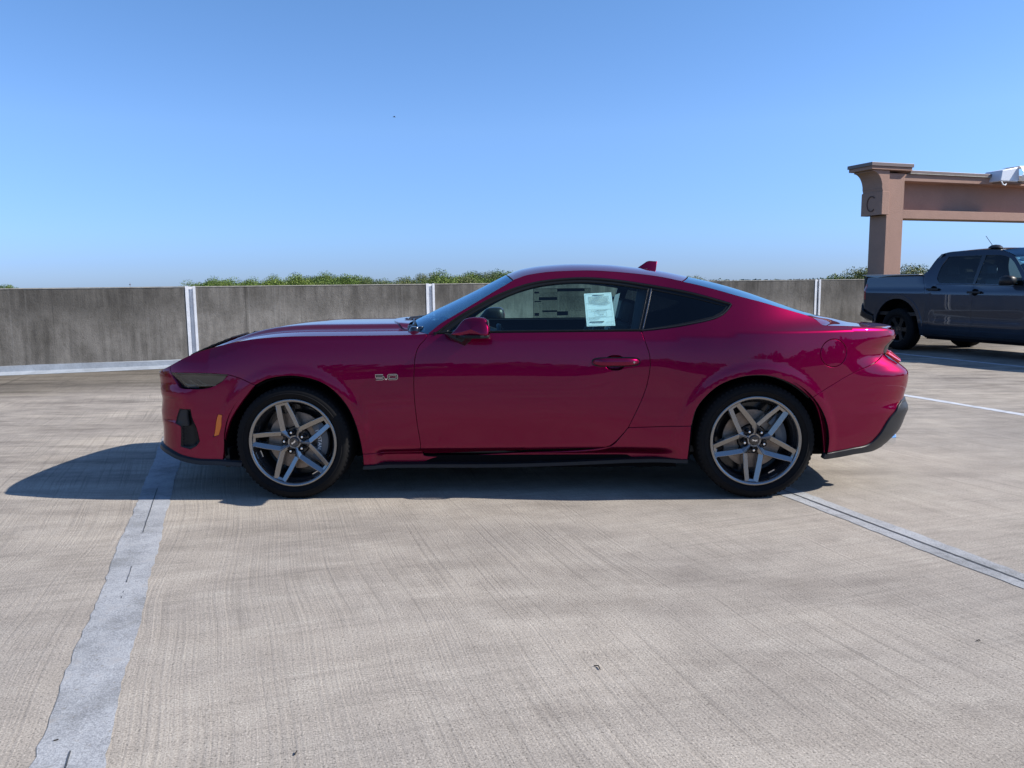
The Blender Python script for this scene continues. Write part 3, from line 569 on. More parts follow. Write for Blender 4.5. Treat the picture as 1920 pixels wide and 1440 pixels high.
ZSX = [-0.5069, -0.3687, -0.2781, -0.1882, -0.0685, 0.0562, 0.3433, 0.6227, 1.1685, 1.6172, 2.0477, 2.3532, 2.6568, 2.9589, 3.26, 3.4405]
ZSZ = [0.8273, 0.8825, 0.9101, 0.9282, 0.9391, 0.9408, 0.944, 0.9463, 0.9447, 0.9347, 0.9248, 0.9437, 0.9641, 0.9767, 0.9724, 0.9617]
# ---------------------------------------------------------------- coupe body surface (metres, x rearwards from the front axle, z up)
def pchip(xs, ys):
    xs = np.asarray(xs, float); ys = np.asarray(ys, float)
    h = np.diff(xs); dl = np.diff(ys) / h; m = np.zeros_like(ys)
    for i in range(1, len(xs) - 1):
        if dl[i-1] * dl[i] > 0:
            w1 = 2*h[i] + h[i-1]; w2 = h[i] + 2*h[i-1]
            m[i] = (w1 + w2) / (w1/dl[i-1] + w2/dl[i])
    m[0] = dl[0]; m[-1] = dl[-1]
    def f(x):
        x = np.clip(np.asarray(x, float), xs[0], xs[-1])
        k = np.clip(np.searchsorted(xs, x) - 1, 0, len(xs) - 2)
        t = (x - xs[k]) / h[k]
        return ((2*t**3-3*t**2+1)*ys[k] + (t**3-2*t**2+t)*h[k]*m[k] + (-2*t**3+3*t**2)*ys[k+1] + (t**3-t**2)*h[k]*m[k+1])
    return f
def sst(a, b, x):
    t = np.clip((x - a) / (b - a), 0, 1); return t*t*t*(t*(6*t-15)+10)
def plan_curve(keys, n=400):
    # keys: (arc fraction, heading in degrees); returns normalised forward and sideways positions
    t = np.linspace(0, 1, n); ph = np.radians(pchip([k[0] for k in keys], [k[1] for k in keys])(t))
    cx = np.concatenate([[0], np.cumsum((np.cos(ph[1:]) + np.cos(ph[:-1]))/2)]); cy = np.concatenate([[0], np.cumsum((np.sin(ph[1:]) + np.sin(ph[:-1]))/2)])
    return t, cx/cx[-1], 1 - cy/cy[-1]
FT, FX, FY = plan_curve([(0, 0), (.3, 6), (.46, 14), (.56, 34), (.66, 66), (.76, 80), (1, 90)])
RT, RX, RY = plan_curve([(0, 1), (.12, 6), (.3, 9), (.5, 14), (.62, 28), (.74, 66), (.82, 82), (1, 90)])
XF0, XR0 = .05, 2.75          # where the wrap-around ends begin
KF, KR = 1.55, 1.75           # parameter length of each end
# bumper tips along the height, shoulder crest height and half-width along the length
LF = pchip(LFZ, LFX); LR = pchip(LRZ, LRX)
ZS = pchip(ZSX, ZSZ)
WS = pchip([-.9, -.4, 0, .5, .9, 1.4, 1.9, 2.2, 2.5, 2.72, 3.1, 3.4, 3.9], [.885, .885, .885, .878, .870, .868, .868, .878, .908, .924, .922, .908, .885])
WM = pchip([-.9, -.4, 0, .5, .9, 1.4, 1.9, 2.15, 2.45, 2.72, 3.1, 3.4, 3.9], [.925, .925, .925, .910, .899, .896, .896, .904, .936, .953, .947, .932, .905])
SH = pchip([1.9, 2.3, 2.7, 3.0, 3.3, 3.9], [0, .012, .045, .085, .12, .13])
AXF, AXR, AZ, AR = -.003, 2.722, .322, .408
def side_y(x, z):
    x = np.asarray(x, float); z = np.asarray(z, float)
    zs = ZS(x); d = np.maximum(zs - z, 0); h = np.maximum(z - zs, 0)
    ws, wm = WS(x), WM(x)
    lo = ws + (wm - ws) * (1 - np.exp(-(d / .125) ** 1.1)) / (1 - math.exp(-(.45/.125)**1.1))
    lo = lo - .018 * (np.clip(.62 - z, 0, 1) / .3) ** 2 * (z < .62)
    lo = lo - .060 * sst(.312, .240, z) * sst(.44, .56, x) * sst(2.34, 2.10, x)
    # door scallop above the sill
    lo = lo - .010 * sst(.55, .30, z) * sst(.55, .9, x) * sst(2.2, 1.9, x)
    up = ws - .50*h - .60*h*h - SH(x) * (1 - np.exp(-h / .045))
    y = np.where(z > zs, up, lo)
    for cx, a in ((AXF, .0055), (AXR, .0065)):
        r = np.hypot(x - cx, (z - AZ))
        f = sst(.500, .430, r) * a * sst(.98, .80, z)
        y = y + f
    # concave pull-in ahead of the rear wheel, between sill and haunch
    y = y - .010 * np.exp(-((x - 2.10)/.24)**2 - ((z - .60)/.20)**2)
    return y
LRM = 3.72
def rear_x(t, lr):
    return XR0 + (LRM - XR0) * np.interp(t, RT, RX) + (lr - LRM) * sst(.30, .72, t)
def wrap(s, z):
    """parameter s (equals x between the axles) and height -> x, half-width"""
    s = np.asarray(s, float); z = np.asarray(z, float)
    tf = np.clip((XF0 - s) / KF, 0, 1); tr = np.clip((s - XR0) / KR, 0, 1)
    xf = XF0 + (LF(z) - XF0) * np.interp(tf, FT, FX); xr = rear_x(tr, LR(z))
    x = np.where(s < XF0, xf, np.where(s > XR0, xr, s))
    k = np.where(s < XF0, np.interp(tf, FT, FY), np.where(s > XR0, np.interp(tr, RT, RY), 1.))
    return x, side_y(x, z) * k
def s_of_x(x, z):
    x = np.asarray(x, float)
    cf = np.clip((XF0 - x) / (XF0 - LF(z)), 0, .9995); lr = LR(z) + 0*x
    a = np.zeros_like(lr); b = np.full_like(lr, .97)
    for _ in range(28):
        m = (a + b) / 2; q = rear_x(m, lr) < x; a = np.where(q, m, a); b = np.where(q, b, m)
    return np.where(x < XF0, XF0 - KF*np.interp(cf, FX, FT), np.where(x > XR0, XR0 + KR*a, x))
# ================================================================= panel builder
def catmull(pts, step=.018):
    P = [np.array(p, float) for p in pts]; out = []
    if len(P) == 2:
        n = max(1, int(round(np.linalg.norm(P[1]-P[0])/step))); return [P[0]+(P[1]-P[0])*k/n for k in range(n+1)]
    for i in range(len(P)-1):
        p1, p2 = P[i], P[i+1]; p0 = P[i-1] if i else 2*p1-p2; p3 = P[i+2] if i+2 < len(P) else 2*p2-p1
        n = max(1, int(round(np.linalg.norm(p2-p1)/step)))
        t0 = 0; t1 = t0+np.linalg.norm(p1-p0)**.5+1e-9; t2 = t1+np.linalg.norm(p2-p1)**.5+1e-9; t3 = t2+np.linalg.norm(p3-p2)**.5+1e-9
        for k in range(n):
            t = t1+(t2-t1)*k/n
            A1 = (t1-t)/(t1-t0)*p0+(t-t0)/(t1-t0)*p1; A2 = (t2-t)/(t2-t1)*p1+(t-t1)/(t2-t1)*p2; A3 = (t3-t)/(t3-t2)*p2+(t-t2)/(t3-t2)*p3
            B1 = (t2-t)/(t2-t0)*A1+(t-t0)/(t2-t0)*A2; B2 = (t3-t)/(t3-t1)*A2+(t-t1)/(t3-t1)*A3
            out.append((t2-t)/(t2-t1)*B1+(t-t1)/(t2-t1)*B2)
    out.append(P[-1]); return out
def chain(*segs, step=.018):
    """join point lists / segment names ('-name' reversed) into one closed outline"""
    out = []
    for s in segs:
        if isinstance(s, str): pts = SEGS[s[1:]][::-1] if s[0] == '-' else SEGS[s]
        else: pts = s
        c = catmull(pts, step)
        if out and np.linalg.norm(out[-1]-c[0]) < 1e-3: c = c[1:]
        out += c
    if np.linalg.norm(out[-1]-out[0]) < 2e-3: out.pop()
    res = [out[0]]
    for p in out[1:]:
        if np.linalg.norm(p-res[-1]) > .0025: res.append(p)
    return res
def poly(name, step=.012):
    P = SEGS[name]; out = []
    for a, b in zip(P[:-1], P[1:]): out += catmull([a, b], step)[:-1]
    return out
def area(P): return .5*sum(P[i][0]*P[(i+1) % len(P)][1]-P[(i+1) % len(P)][0]*P[i][1] for i in range(len(P)))
def offset_poly(P, d):
    """shrink a polygon by d"""
    if area(P) < 0: P = P[::-1]
    n = len(P); out = []
    for i in range(n):
        a = P[i]-P[i-1]; b = P[(i+1) % n]-P[i]; a = a/(np.linalg.norm(a)+1e-12); b = b/(np.linalg.norm(b)+1e-12)
        na = np.array([-a[1], a[0]]); nb = np.array([-b[1], b[0]]); m = na+nb; L = np.linalg.norm(m)
        m = m/L if L > 1e-6 else na
        out.append(P[i]+m*d/max(.5, float(m@na)))
    return out
def inside(pts, P):
    P = np.array(P); x, y = pts[:, 0], pts[:, 1]; r = np.zeros(len(pts), bool); n = len(P); j = n-1
    for i in range(n):
        xi, yi = P[i]; xj, yj = P[j]
        c = ((yi > y) != (yj > y)) & (x < (xj-xi)*(y-yi)/((yj-yi) if yj != yi else 1e-12)+xi); r ^= c; j = i
    return r
def dist_to(pts, P):
    P = np.array(P); Q = np.roll(P, -1, 0); best = np.full(len(pts), 9.)
    for a, b in zip(P, Q):
        ab = b-a; t = np.clip(((pts-a)@ab)/(ab@ab+1e-12), 0, 1); best = np.minimum(best, np.linalg.norm(pts-(a+t[:, None]*ab), axis=1))
    return best
def triangulate(outer, holes, h):
    allp = np.array(outer); lo = allp.min(0); hi = allp.max(0)
    gx = np.arange(lo[0]+h/2, hi[0], h); gz = np.arange(lo[1]+h/2, hi[1], h)
    G = np.array([(a+(h/2 if k % 2 else 0), b) for k, b in enumerate(gz) for a in gx])
    if len(G):
        ok = inside(G, outer) & (dist_to(G, outer) > h*.45)
        for H_ in holes: ok &= ~inside(G, H_) & (dist_to(G, H_) > h*.45)
        G = G[ok]
    V = [tuple(p) for p in outer]; E = [(i, (i+1) % len(outer)) for i in range(len(outer))]
    for H_ in holes: k = len(V); V += [tuple(p) for p in H_]; E += [(k+i, k+(i+1) % len(H_)) for i in range(len(H_))]
    nb = len(V); V += [tuple(p) for p in G]
    r = delaunay_2d_cdt([Vector(v) for v in V], E, [], 0, 1e-7, True)
    v2 = np.array([tuple(v) for v in r[0]]); F = [tuple(f) for f in r[2]]
    orig = r[3]; mp = {}
    for new, ol in enumerate(orig):
        for o_ in ol: mp[o_] = new
    cen = np.array([v2[list(f)].mean(0) for f in F]); ok = inside(cen, outer)
    for H_ in holes: ok &= ~inside(cen, H_)
    F = [f for f, q in zip(F, ok) if q]
    loops = [[mp[i] for i in range(len(outer))]]; k = len(outer)
    for H_ in holes: loops.append([mp[k+i] for i in range(len(H_))]); k += len(H_)
    return v2, F, loops
def surf_eval(surf, P2, side, off=0.):
    s, z = P2[:, 0], P2[:, 1]; e = .0015
    def pos(a, b): x, y = surf(a, b); return np.stack([x, side*y, b*np.ones_like(x)], 1)
    p = pos(s, z); du = pos(s+e, z)-pos(s-e, z); dv = pos(s, z+e)-pos(s, z-e)
    n = np.cross(du, dv); n /= (np.linalg.norm(n, axis=1)[:, None]+1e-12)
    # outward: away from the centre line
    sgn = np.sign(n[:, 1]*side); mid = np.abs(n[:, 1]) < .02
    flip = np.where(sgn == 0, 1, sgn); flip = np.full_like(flip, np.sign(np.sum(sgn[~mid])) or 1)
    n = n*flip[:, None]
    return p+n*off, n
CACHE = {}
def panel(name, outer, m, parent, side=-1, surf=None, holes=(), inset=.0031, rim=.014, h=.02, off=0., key=None, edge=.0022, dome=0.):
    surf = surf or wrap
    ck = key or (name, len(outer), round(float(outer[0][0]), 4), round(float(outer[0][1]), 4), len(holes), inset)
    if ck not in CACHE:
        o = offset_poly([np.array(p, float) for p in outer], inset); hs = []
        for H_ in holes:
            H_ = [np.array(p, float) for p in H_]
            if area(H_) < 0: H_ = H_[::-1]
            hs.append(offset_poly(H_, -inset))
        CACHE[ck] = triangulate(o, hs, h) + (o,)
    P2, F, loops, outl = CACHE[ck]
    p, n = surf_eval(surf, P2, side, off)
    if dome:
        d = dist_to(P2, outl); p = p + n*(dome*np.clip(d/(.6*d.max()), 0, 1)**.5)[:, None]
    V = [tuple(v) for v in p]; N = [tuple(v) for v in n]; FF = []
    # face orientation
    f0 = F[len(F)//2]; a, b, c = (p[i] for i in f0[:3]); g = np.cross(b-a, c-a)
    tot = 0
    for f in F[::max(1, len(F)//40)]:
        a, b, c = (p[i] for i in f[:3]); tot += np.cross(b-a, c-a) @ n[f[0]]
    rev = tot < 0
    FF = [tuple(reversed(f)) for f in F] if rev else list(F)
    if rim:
        ctr = None
        for li, L in enumerate(loops):
            L = [L[k] for k in range(len(L)) if L[k] != L[k-1]]; m_ = len(L)
            if m_ < 3: continue
            b0 = len(V)
            for k in range(m_):
                i = L[k]; t = p[L[(k+1) % m_]]-p[L[k-1]]; t /= (np.linalg.norm(t)+1e-12)
                o_ = np.cross(t, n[i]); 
                # outward in-plane direction: away from the panel
                q = p[i]+o_*.003
                d2 = P2[L[(k+1) % m_]]-P2[L[k-1]]; out2 = np.array([d2[1], -d2[0]])   # right of ccw direction = outside for outer loop
                # hole loops are ccw too, outside of the panel is inside the hole = left
                if li > 0: out2 = -out2
                # compare with o_ mapped back: use x / z components
                e3, _n = surf_eval(surf, (P2[i]+out2/(np.linalg.norm(out2)+1e-12)*.002)[None], side, 0.)
                if (e3[0]-(p[i]-n[i]*off)) @ o_ < 0: o_ = -o_
                V.append(tuple(p[i]+o_*edge*.75-n[i]*edge)); N.append(tuple((o_*.8+n[i]*.6)))
                V.append(tuple(p[i]+o_*edge*.8-n[i]*rim)); N.append(tuple(o_))
            for k in range(m_):
                a, b = L[k], L[(k+1) % m_]; a1 = b0+2*k; b1 = b0+2*((k+1) % m_)
                for q in ((a, b, b1, a1), (a1, b1, b1+1, a1+1)):
                    P_ = [np.array(V[i]) for i in q]; g = np.cross(P_[1]-P_[0], P_[2]-P_[0])
                    if g @ np.array(N[q[3]]) < 0: q = tuple(reversed(q))
                    FF.append(q)
    me = mesh(name, V, FF, m, True)
    N = np.array(N); N /= (np.linalg.norm(N, axis=1)[:, None]+1e-12)
    if len(me.vertices) == len(N): me.normals_split_custom_set_from_vertices([tuple(v) for v in N])
    return link(bpy.data.objects.new(name, me), parent)
def loft(name, B, Cc, m, parent, nt=40, ne=28, pw=2.3, trim=(0, 0, 0), bulge=None, off=0.):
    """B: near boundary points (x, y>0, z) front to back; Cc: centre line points (x, z). trim = gap at start, end, side"""
    def res(P, n):
        P = np.array(P, float); d = np.concatenate([[0], np.cumsum(np.linalg.norm(np.diff(P, axis=0), axis=1))]); L = d[-1]
        return [pchip(d, P[:, k]) for k in range(P.shape[1])], L
    fb, Lb = res(B, nt); fc, Lc = res(Cc, nt); V = []; N = []
    for i in range(nt+1):
        t = i/nt; tb = trim[0]/Lb+t*(1-(trim[0]+trim[1])/Lb); xb, yb, zb = (float(f(tb*Lb)) for f in fb); xc, zc = (float(f(tb*Lc)) for f in fc)
        yb -= trim[2]
        for j in range(ne+1):
            e = -1+2*j/ne; e = math.sin(e*PI/2)*.35+e*.65; a = abs(e)
            z = zb+(zc-zb)*(1-a**pw); x = xb+(xc-xb)*(1-a*a)
            if bulge: z += bulge(t, e*yb, yb)
            V.append((x, e*yb, z+off))
    F = [(i*(ne+1)+j, i*(ne+1)+j+1, (i+1)*(ne+1)+j+1, (i+1)*(ne+1)+j) for i in range(nt) for j in range(ne)]
    a, b, c = (np.array(V[i]) for i in F[len(F)//2][:3])
    if np.cross(b-a, c-a)[2] < 0: F = [tuple(reversed(f)) for f in F]
    # turned-down edge
    ring = [j for j in range(ne+1)] + [i*(ne+1)+ne for i in range(1, nt+1)] + [nt*(ne+1)+j for j in range(ne-1, -1, -1)] + [i*(ne+1) for i in range(nt-1, 0, -1)]
    n0 = len(V); cen = np.mean([V[i] for i in ring], axis=0)
    for i in ring: v = V[i]; V.append((v[0], v[1], v[2]-.012))
    for k in range(len(ring)): F.append((ring[k], n0+k, n0+(k+1) % len(ring), ring[(k+1) % len(ring)]))
    return mk(name, V, F, m, parent, True, 50, fixn=False)
# ================================================================= the coupe
YAW, CX0, CY0, NEAR = -0.0363963540, -1.30522979, 4.64845747, .915
cyl = (math.cos(YAW), math.sin(YAW))
car = thing('parked_car', 'low magenta red two door coupe parked side on in the middle', 'car', (CX0-cyl[1]*NEAR, CY0+cyl[0]*NEAR, 0), YAW)
S0, S1 = XF0-KF, XR0+KR       # parameter at the front and rear centre line
def zpt(n, k): return SEGS[n][k]
def side_set(side):
    D = {}
    P = lambda nm, out, m='red', **kw: panel(nm, out, M[m], car, side, **kw)
    # fender
    o = chain(SEGS['hood_edge'][2:], 'gap_a', 'fend_bot', '-arch_ff', '-seam_f', '-lamp_top', '-nose_cut'); fen = P('front_fender', o, h=.022)
    # door with a recess behind the handle
    hx, hz = PT['handle_t'][1], (PT['handle_t'][3]+PT['handle_b'][3])/2
    cup = [np.array([hx-.006+.058*math.copysign(abs(math.cos(a))**.75, math.cos(a)), hz-.003+.043*math.sin(a)]) for a in [2*PI*k/36 for k in range(36)]]
    o = chain('door_belt', 'gap_b', 'gap_b2', 'door_bot', '-gap_a', [SEGS['gap_a'][0], SEGS['door_belt'][0]])
    door = P('door', o, h=.022, holes=[cup]); door.name = 'door'
    # bowl
    V = []; nr = 8
    for r in range(nr+1):
        f = math.cos(r/nr*PI/2); dep = .030*math.sin(r/nr*PI/2)**.8
        for q in cup:
            x = hx-.006+(q[0]-hx+.006)*(f*.985+.0); z = hz-.003+(q[1]-hz+.003)*(f*.985); y = float(side_y(x, z)); V.append((x, side*(y-.003-dep), z))
    nn_ = len(cup); F = [(r*nn_+k, r*nn_+(k+1) % nn_, (r+1)*nn_+(k+1) % nn_, (r+1)*nn_+k) for r in range(nr) for k in range(nn_)]
    mk('handle_recess', V, F, M['red'], door, True, 80)
    # grip
    L0, L1 = PT['handle_l'][1], PT['handle_r'][1]; V = []; n1, n2 = 28, 14
    for i in range(n1+1):
        t = i/n1; x = L0+(L1-L0)*t; w = .0225*min(1, (1-abs(2*t-1)**5))**.5+.0004; lift = .030*(1-abs(2*t-1)**4)+.004; yb = float(side_y(x, hz))
        for j in range(n2):
            a = 2*PI*j/n2; V.append((x, side*(yb+lift-.006+.011*math.cos(a)*(1-abs(2*t-1)**7)), hz+.004+w*math.sin(a)*(1-.06*t)))
    F = [(i*n2+j, i*n2+(j+1) % n2, (i+1)*n2+(j+1) % n2, (i+1)*n2+j) for i in range(n1) for j in range(n2)] + [tuple(range(n2)), tuple(n1*n2+j for j in range(n2))]
    hnd = mk('door_handle', V, F, M['red'], door, True, 60)
    gp = [np.array([(L0+L1)/2+((L1-L0)/2+.005)*math.copysign(abs(math.cos(a))**.35, math.cos(a)), hz+.003+.0275*math.copysign(abs(math.sin(a))**.7, math.sin(a))]) for a in [2*PI*k/48 for k in range(48)]]
    ring_ = panel('handle_gap_shade', gp, M['trim'], car, side, holes=[[np.array([q[0]*.965+hx*.035-.0002, hz-.001+(q[1]-hz)*.62]) for q in gp]], rim=0, off=.0012, inset=0, h=.03); ring_.parent = door  # flat dark ring added for the shaded gap round the grip
    kx = L1-.034; lk = MB(); lk.lathe([(0, .0001), (0, .0058), (.003, .0058)], 16, 'y'); 
    lk = lk.build('lock_barrel', M['steel'], None, True); lk.parent = door; lk.location = (kx, side*(float(side_y(kx, hz))+.0375), hz+.003)
    # body side with pillars and roof rail
    fx, fz = PT['fuel'][1], PT['fuel'][3]; fs = PT['fuel'][0]; frz = PT['fuel_t'][3]-fz; frs = PT['fuel_e'][0]-fs
    fuel = [np.array([float(s_of_x(fx+.083*math.cos(a), fz+.081*math.sin(a))), fz+.081*math.sin(a)]) for a in [2*PI*k/44 for k in range(44)]]
    o = chain('ws_edge', 'roof_edge', 'bl_edge', 'deck_cut', 'deck_edge', 'tail_edge', 'seam_r', '-arch_rb', '-sill_r', '-gap_b', '-dlo_low', '-dlo_tip', '-dlo')
    q = P('quarter_panel', o, h=.022, holes=[fuel])
    P('fuel_door', fuel, h=.02, inset=.0050)
    # sill
    o = chain('sill_top', 'sill_r', 'sill_end', 'sill_bot', 'sill_fr', '-fend_bot'); P('side_sill', o, h=.016)
    # window surround and glass
    g1 = chain('g1_top', 'g1_b', 'g1_low'); g2 = chain('g2_top', 'g2_tip', 'g2_low', 'g2_b')
    o = chain('dlo', 'dlo_tip', 'dlo_low', '-door_belt'); tr = P('window_trim', o, 'trim', h=.02, holes=[g1, g2], inset=.001, rim=.02, off=-.002)
    gls = P('side_window', g1, 'glass', h=.04, off=-.010, rim=0, inset=-.004); P('quarter_window', g2, 'glassdark', h=.04, off=-.008, rim=0, inset=-.004)
    # bright belt line strip and the upper drip moulding
    def strip(nm, seg, w, hgt, m, par, a=0, shift=0):
        c = catmull(seg, .03); V = []
        for k, p in enumerate(c):
            t = c[min(k+1, len(c)-1)]-c[max(k-1, 0)]; t /= np.linalg.norm(t); nn2 = np.array([-t[1], t[0]]); 
            pp, n = surf_eval(wrap, np.array([p+nn2*(shift-w/2), p+nn2*(shift-w/4), p+nn2*(shift+w/4), p+nn2*(shift+w/2)]), side, 0)
            V += [tuple(pp[0]), tuple(pp[1]+n[1]*hgt), tuple(pp[2]+n[2]*hgt), tuple(pp[3])]
        F = [(k*4+j, k*4+j+1, k*4+j+5, k*4+j+4) for k in range(len(c)-1) for j in range(3)]
        return mk(nm, V, F, m, par, True, 50)
    strip('belt_moulding', SEGS['door_belt'], .010, .005, M['trim'], door, shift=.006)
    strip('drip_moulding', SEGS['dlo'], .012, .006, M['trim'], tr, shift=-.007)
    strip('lower_moulding', SEGS['dlo_tip'][:]+SEGS['dlo_low'][1:], .007, .005, M['grey'], tr, shift=-.003)
    strip('pillar_seam', [SEGS['g2_b'][0], SEGS['g2_b'][1]], .004, .003, M['steel'], tr, shift=.004)
    strip('pillar_seam', [SEGS['g1_b'][0], SEGS['g1_b'][1]], .004, .002, M['grey'], tr, shift=.004)
    # front bumper, wrapping to the centre line
    ztn = SEGS['hood_edge'][0][1]-.004; zbm = SEGS['bump_bot'][-1][1]; s_n = SEGS['lamp_top'][0]
    vent = poly('vent'); mark = poly('marker', .02)
    nose_s = SEGS['hood_edge'][0][0]
    RIMF = .03
    o = chain('arch_fb', '-seam_f', 'lamp_bot', '-nose_cut', SEGS['hood_edge'][:3][::-1], [SEGS['hood_edge'][0], [nose_s-.10, ztn], [S0, ztn]], [[S0, ztn], [S0, zbm-.01]], [[S0, zbm-.01], [-1.1, zbm-.006], SEGS['bump_bot'][-1]], '-bump_bot')
    bp = P('front_bumper', o, h=.018, rim=.034, holes=[vent, mark], surf=fasc)
    # bottom lip
    V = []; c = catmull([[-.30, .222]] + SEGS['bump_bot'] + [[-1.1, zbm-.006], [S0, zbm-.01]], .03)
    for k, p in enumerate(c):
        zz = np.array([p[1]+.006, p[1]-.004, p[1]-.026, p[1]-.030, p[1]-.02]); xx, yy = fasc(np.full(5, p[0]), np.maximum(zz, p[1]-.004)); 
        _, n = surf_eval(fasc, np.array([p]), side, 0); n = n[0]; n[2] = 0; n /= np.linalg.norm(n)+1e-9; ofs = [.001, .016, .020, .012, -.06]
        for q in range(5): V.append((xx[q]+n[0]*ofs[q], side*yy[q]+n[1]*ofs[q], zz[q]))
    F = [(k*5+j, k*5+j+1, k*5+j+6, k*5+j+5) for k in range(len(c)-1) for j in range(4)]
    mk('front_splitter', V, F, M['grey'], car, True, 40)
    # headlamp, side marker, air curtain
    lsf = lambda s, z: (fasc(s, z)[0], fasc(s, z)[1]-.30*np.clip(.7535-np.asarray(z, float), 0, 1))
    lam = P('headlight', chain('lamp_top', 'lamp_bot'), 'glasslamp', h=.016, surf=lsf, inset=.002, rim=.01)
    P('lamp_housing', chain('lamp_top', 'lamp_bot'), 'lamphouse', h=.016, surf=lsf, inset=.002, rim=0, off=-.030).parent = lam
    lz = SEGS['lamp_bot'][3][1]; 
    for q in range(3):
        c = [[-.70+.06*q, lz+.052], [-.66+.07*q, lz+.024], [-.60+.075*q, lz+.020]]; V = []
        for k, p in enumerate(catmull(c, .01)):
            pp, n = surf_eval(fasc, np.array([[p[0], p[1]-.003], [p[0], p[1]+.003]]), side, -.022); V += [tuple(pp[0]), tuple(pp[1])]
        mk('light_bar', V, [(2*k, 2*k+1, 2*k+3, 2*k+2) for k in range(len(V)//2-1)], M['lampin'], lam, True)
    P('side_marker', mark, 'amber', h=.012, surf=fasc, inset=.002, rim=.006, dome=.003, off=-.001)
    vf = P('air_curtain', vent, 'black', h=.012, surf=lambda s, z: (fasc(s, z)[0], fasc(s, z)[1]-.035*sst(0, .02, dist_to(np.stack([np.atleast_1d(s), np.atleast_1d(z)], 1), vent))*np.ones_like(np.atleast_1d(s))), inset=0, rim=0)
    P('intake_flap', poly('vent_flap'), 'grey', h=.012, surf=fasc, off=-.006, inset=.001, rim=.02, edge=.003)
    # mesh insert: small hexagon cells
    vm = poly('vent_mesh'); mb = MB(); r = .0065; A = np.array(vm); lo, hi = A.min(0), A.max(0); row = 0; zz = lo[1]
    while zz < hi[1]:
        ss = lo[0]+(r*.9 if row % 2 else 0)
        while ss < hi[0]:
            if inside(np.array([[ss, zz]]), vm)[0]:
                pp, n = surf_eval(fasc, np.array([[ss+r*.9*math.cos(a), zz+r*math.sin(a)] for a in [PI/6+k*PI/3 for k in range(6)]]), side, -.012); p2 = pp.mean(0)+(pp-pp.mean(0))*.72
                b0 = len(mb.V); mb.V += [tuple(v) for v in pp]+[tuple(v) for v in p2]; mb.F += [(b0+k, b0+(k+1) % 6, b0+6+(k+1) % 6, b0+6+k) for k in range(6)]
            ss += 1.75*r
        zz += 1.55*r; row += 1
    if mb.F: mb.build('intake_mesh', M['grey'], vf)
    # rear bumper and diffuser
    zl = SEGS['ledge'][-1][1]; sl = SEGS['ledge'][-1][0]; zd = SEGS['diff_top'][-1][1]; sd_ = SEGS['diff_top'][-1][0]
    o = chain('seam_r', [SEGS['seam_r'][-1], SEGS['arch_rr'][0]] if False else 'arch_rr', 'diff_top', [[sd_, zd], [sd_+.15, zd+.01], [S1, zd+.02]], [[S1, zd+.02], [S1, zl]], [[S1, zl], [sl, zl]], '-ledge')
    P('rear_bumper', o, h=.02, surf=fasc)
    o = chain('diff_bot', [SEGS['diff_bot'][-1], [sd_, SEGS['diff_bot'][-1][1]+.012], [S1, SEGS['diff_bot'][-1][1]+.02]], [[S1, SEGS['diff_bot'][-1][1]+.02], [S1, zd+.02]], [[S1, zd+.02], [sd_+.15, zd+.01], [sd_, zd]], '-diff_top')
    P('rear_diffuser', o, 'grey', h=.02, surf=lambda s, z: fasc(s, z), off=.010, rim=.03)
    # ledge top, tail panel with lamps, deck lid rear face
    zt = SEGS['tail_edge'][-1][1]; ste = SEGS['tail_edge'][-1][0]; zsp = SEGS['tail_edge'][2][1]; zdk = SEGS['deck_edge'][-1][1]; sdk = SEGS['deck_edge'][-1][0]
    o = chain([[ste, zt], [sl, zl]], [[sl, zl], [S1, zl]], [[S1, zl], [S1, zt]], [[S1, zt], [ste, zt]]); P('bumper_ledge', o, 'red', h=.03, surf=fasc, rim=0)
    o = chain([[ste, zt], [S1, zt]], [[S1, zt], [S1, zsp]], [[S1, zsp], [SEGS['tail_edge'][2][0], zsp]], [SEGS['tail_edge'][k] for k in (2, 3, 4, 5)]); P('tail_panel', o, 'trim', h=.03, surf=fasc, rim=0)
    o = chain([SEGS['tail_edge'][k] for k in (2, 1, 0)], [[sdk, zdk], [S1, zdk+.006]], [[S1, zdk+.006], [S1, zsp]], [[S1, zsp], [SEGS['tail_edge'][2][0], zsp]]); P('boot_lid_face', o, 'red', h=.03, surf=fasc, rim=0)
    for q in range(3):
        a0 = ste+.012+q*.105; V = []
        for (ds, zz, of) in [(0, zt+.045, .006), (.03, zt+.045, .014), (.06, zt-.055, .022), (.03, zt-.055, .018)]: pass
        lt = MB(); pts = []
        for (ds, zz) in [(0., zt-.002), (.045, zt-.062), (.078, zt-.062), (.035, zt+.012)]:
            pp, n = surf_eval(fasc, np.array([[a0+ds, zz]]), side, 0); pts.append((pp[0], n[0]))
        V = [tuple(a+b*.003) for a, b in pts]+[tuple(a+b*.022) for a, b in pts]; lt.add(V, [(0, 1, 2, 3), (4, 5, 6, 7), (0, 1, 5, 4), (1, 2, 6, 5), (2, 3, 7, 6), (3, 0, 4, 7)])
        bevel(lt.build('tail_light', M['redlens'], car), .003, 2)
    # dark skirt under the sill
    c = catmull(SEGS['sill_bot'], .05); V = []
    for p in c:
        x, y = wrap(np.array([p[0]]), np.array([.27])); y = float(y[0]); V += [(p[0], side*(y-.045), p[1]+.02), (p[0], side*(y+.002), p[1]+.004), (p[0], side*(y+.004), p[1]-.016), (p[0], side*(y-.03), p[1]-.022), (p[0], side*(y-.10), p[1]-.018)]
    mk('sill_skirt', V, [(k*5+j, k*5+j+1, k*5+j+6, k*5+j+5) for k in range(len(c)-1) for j in range(4)], M['black'], car, True, 40)
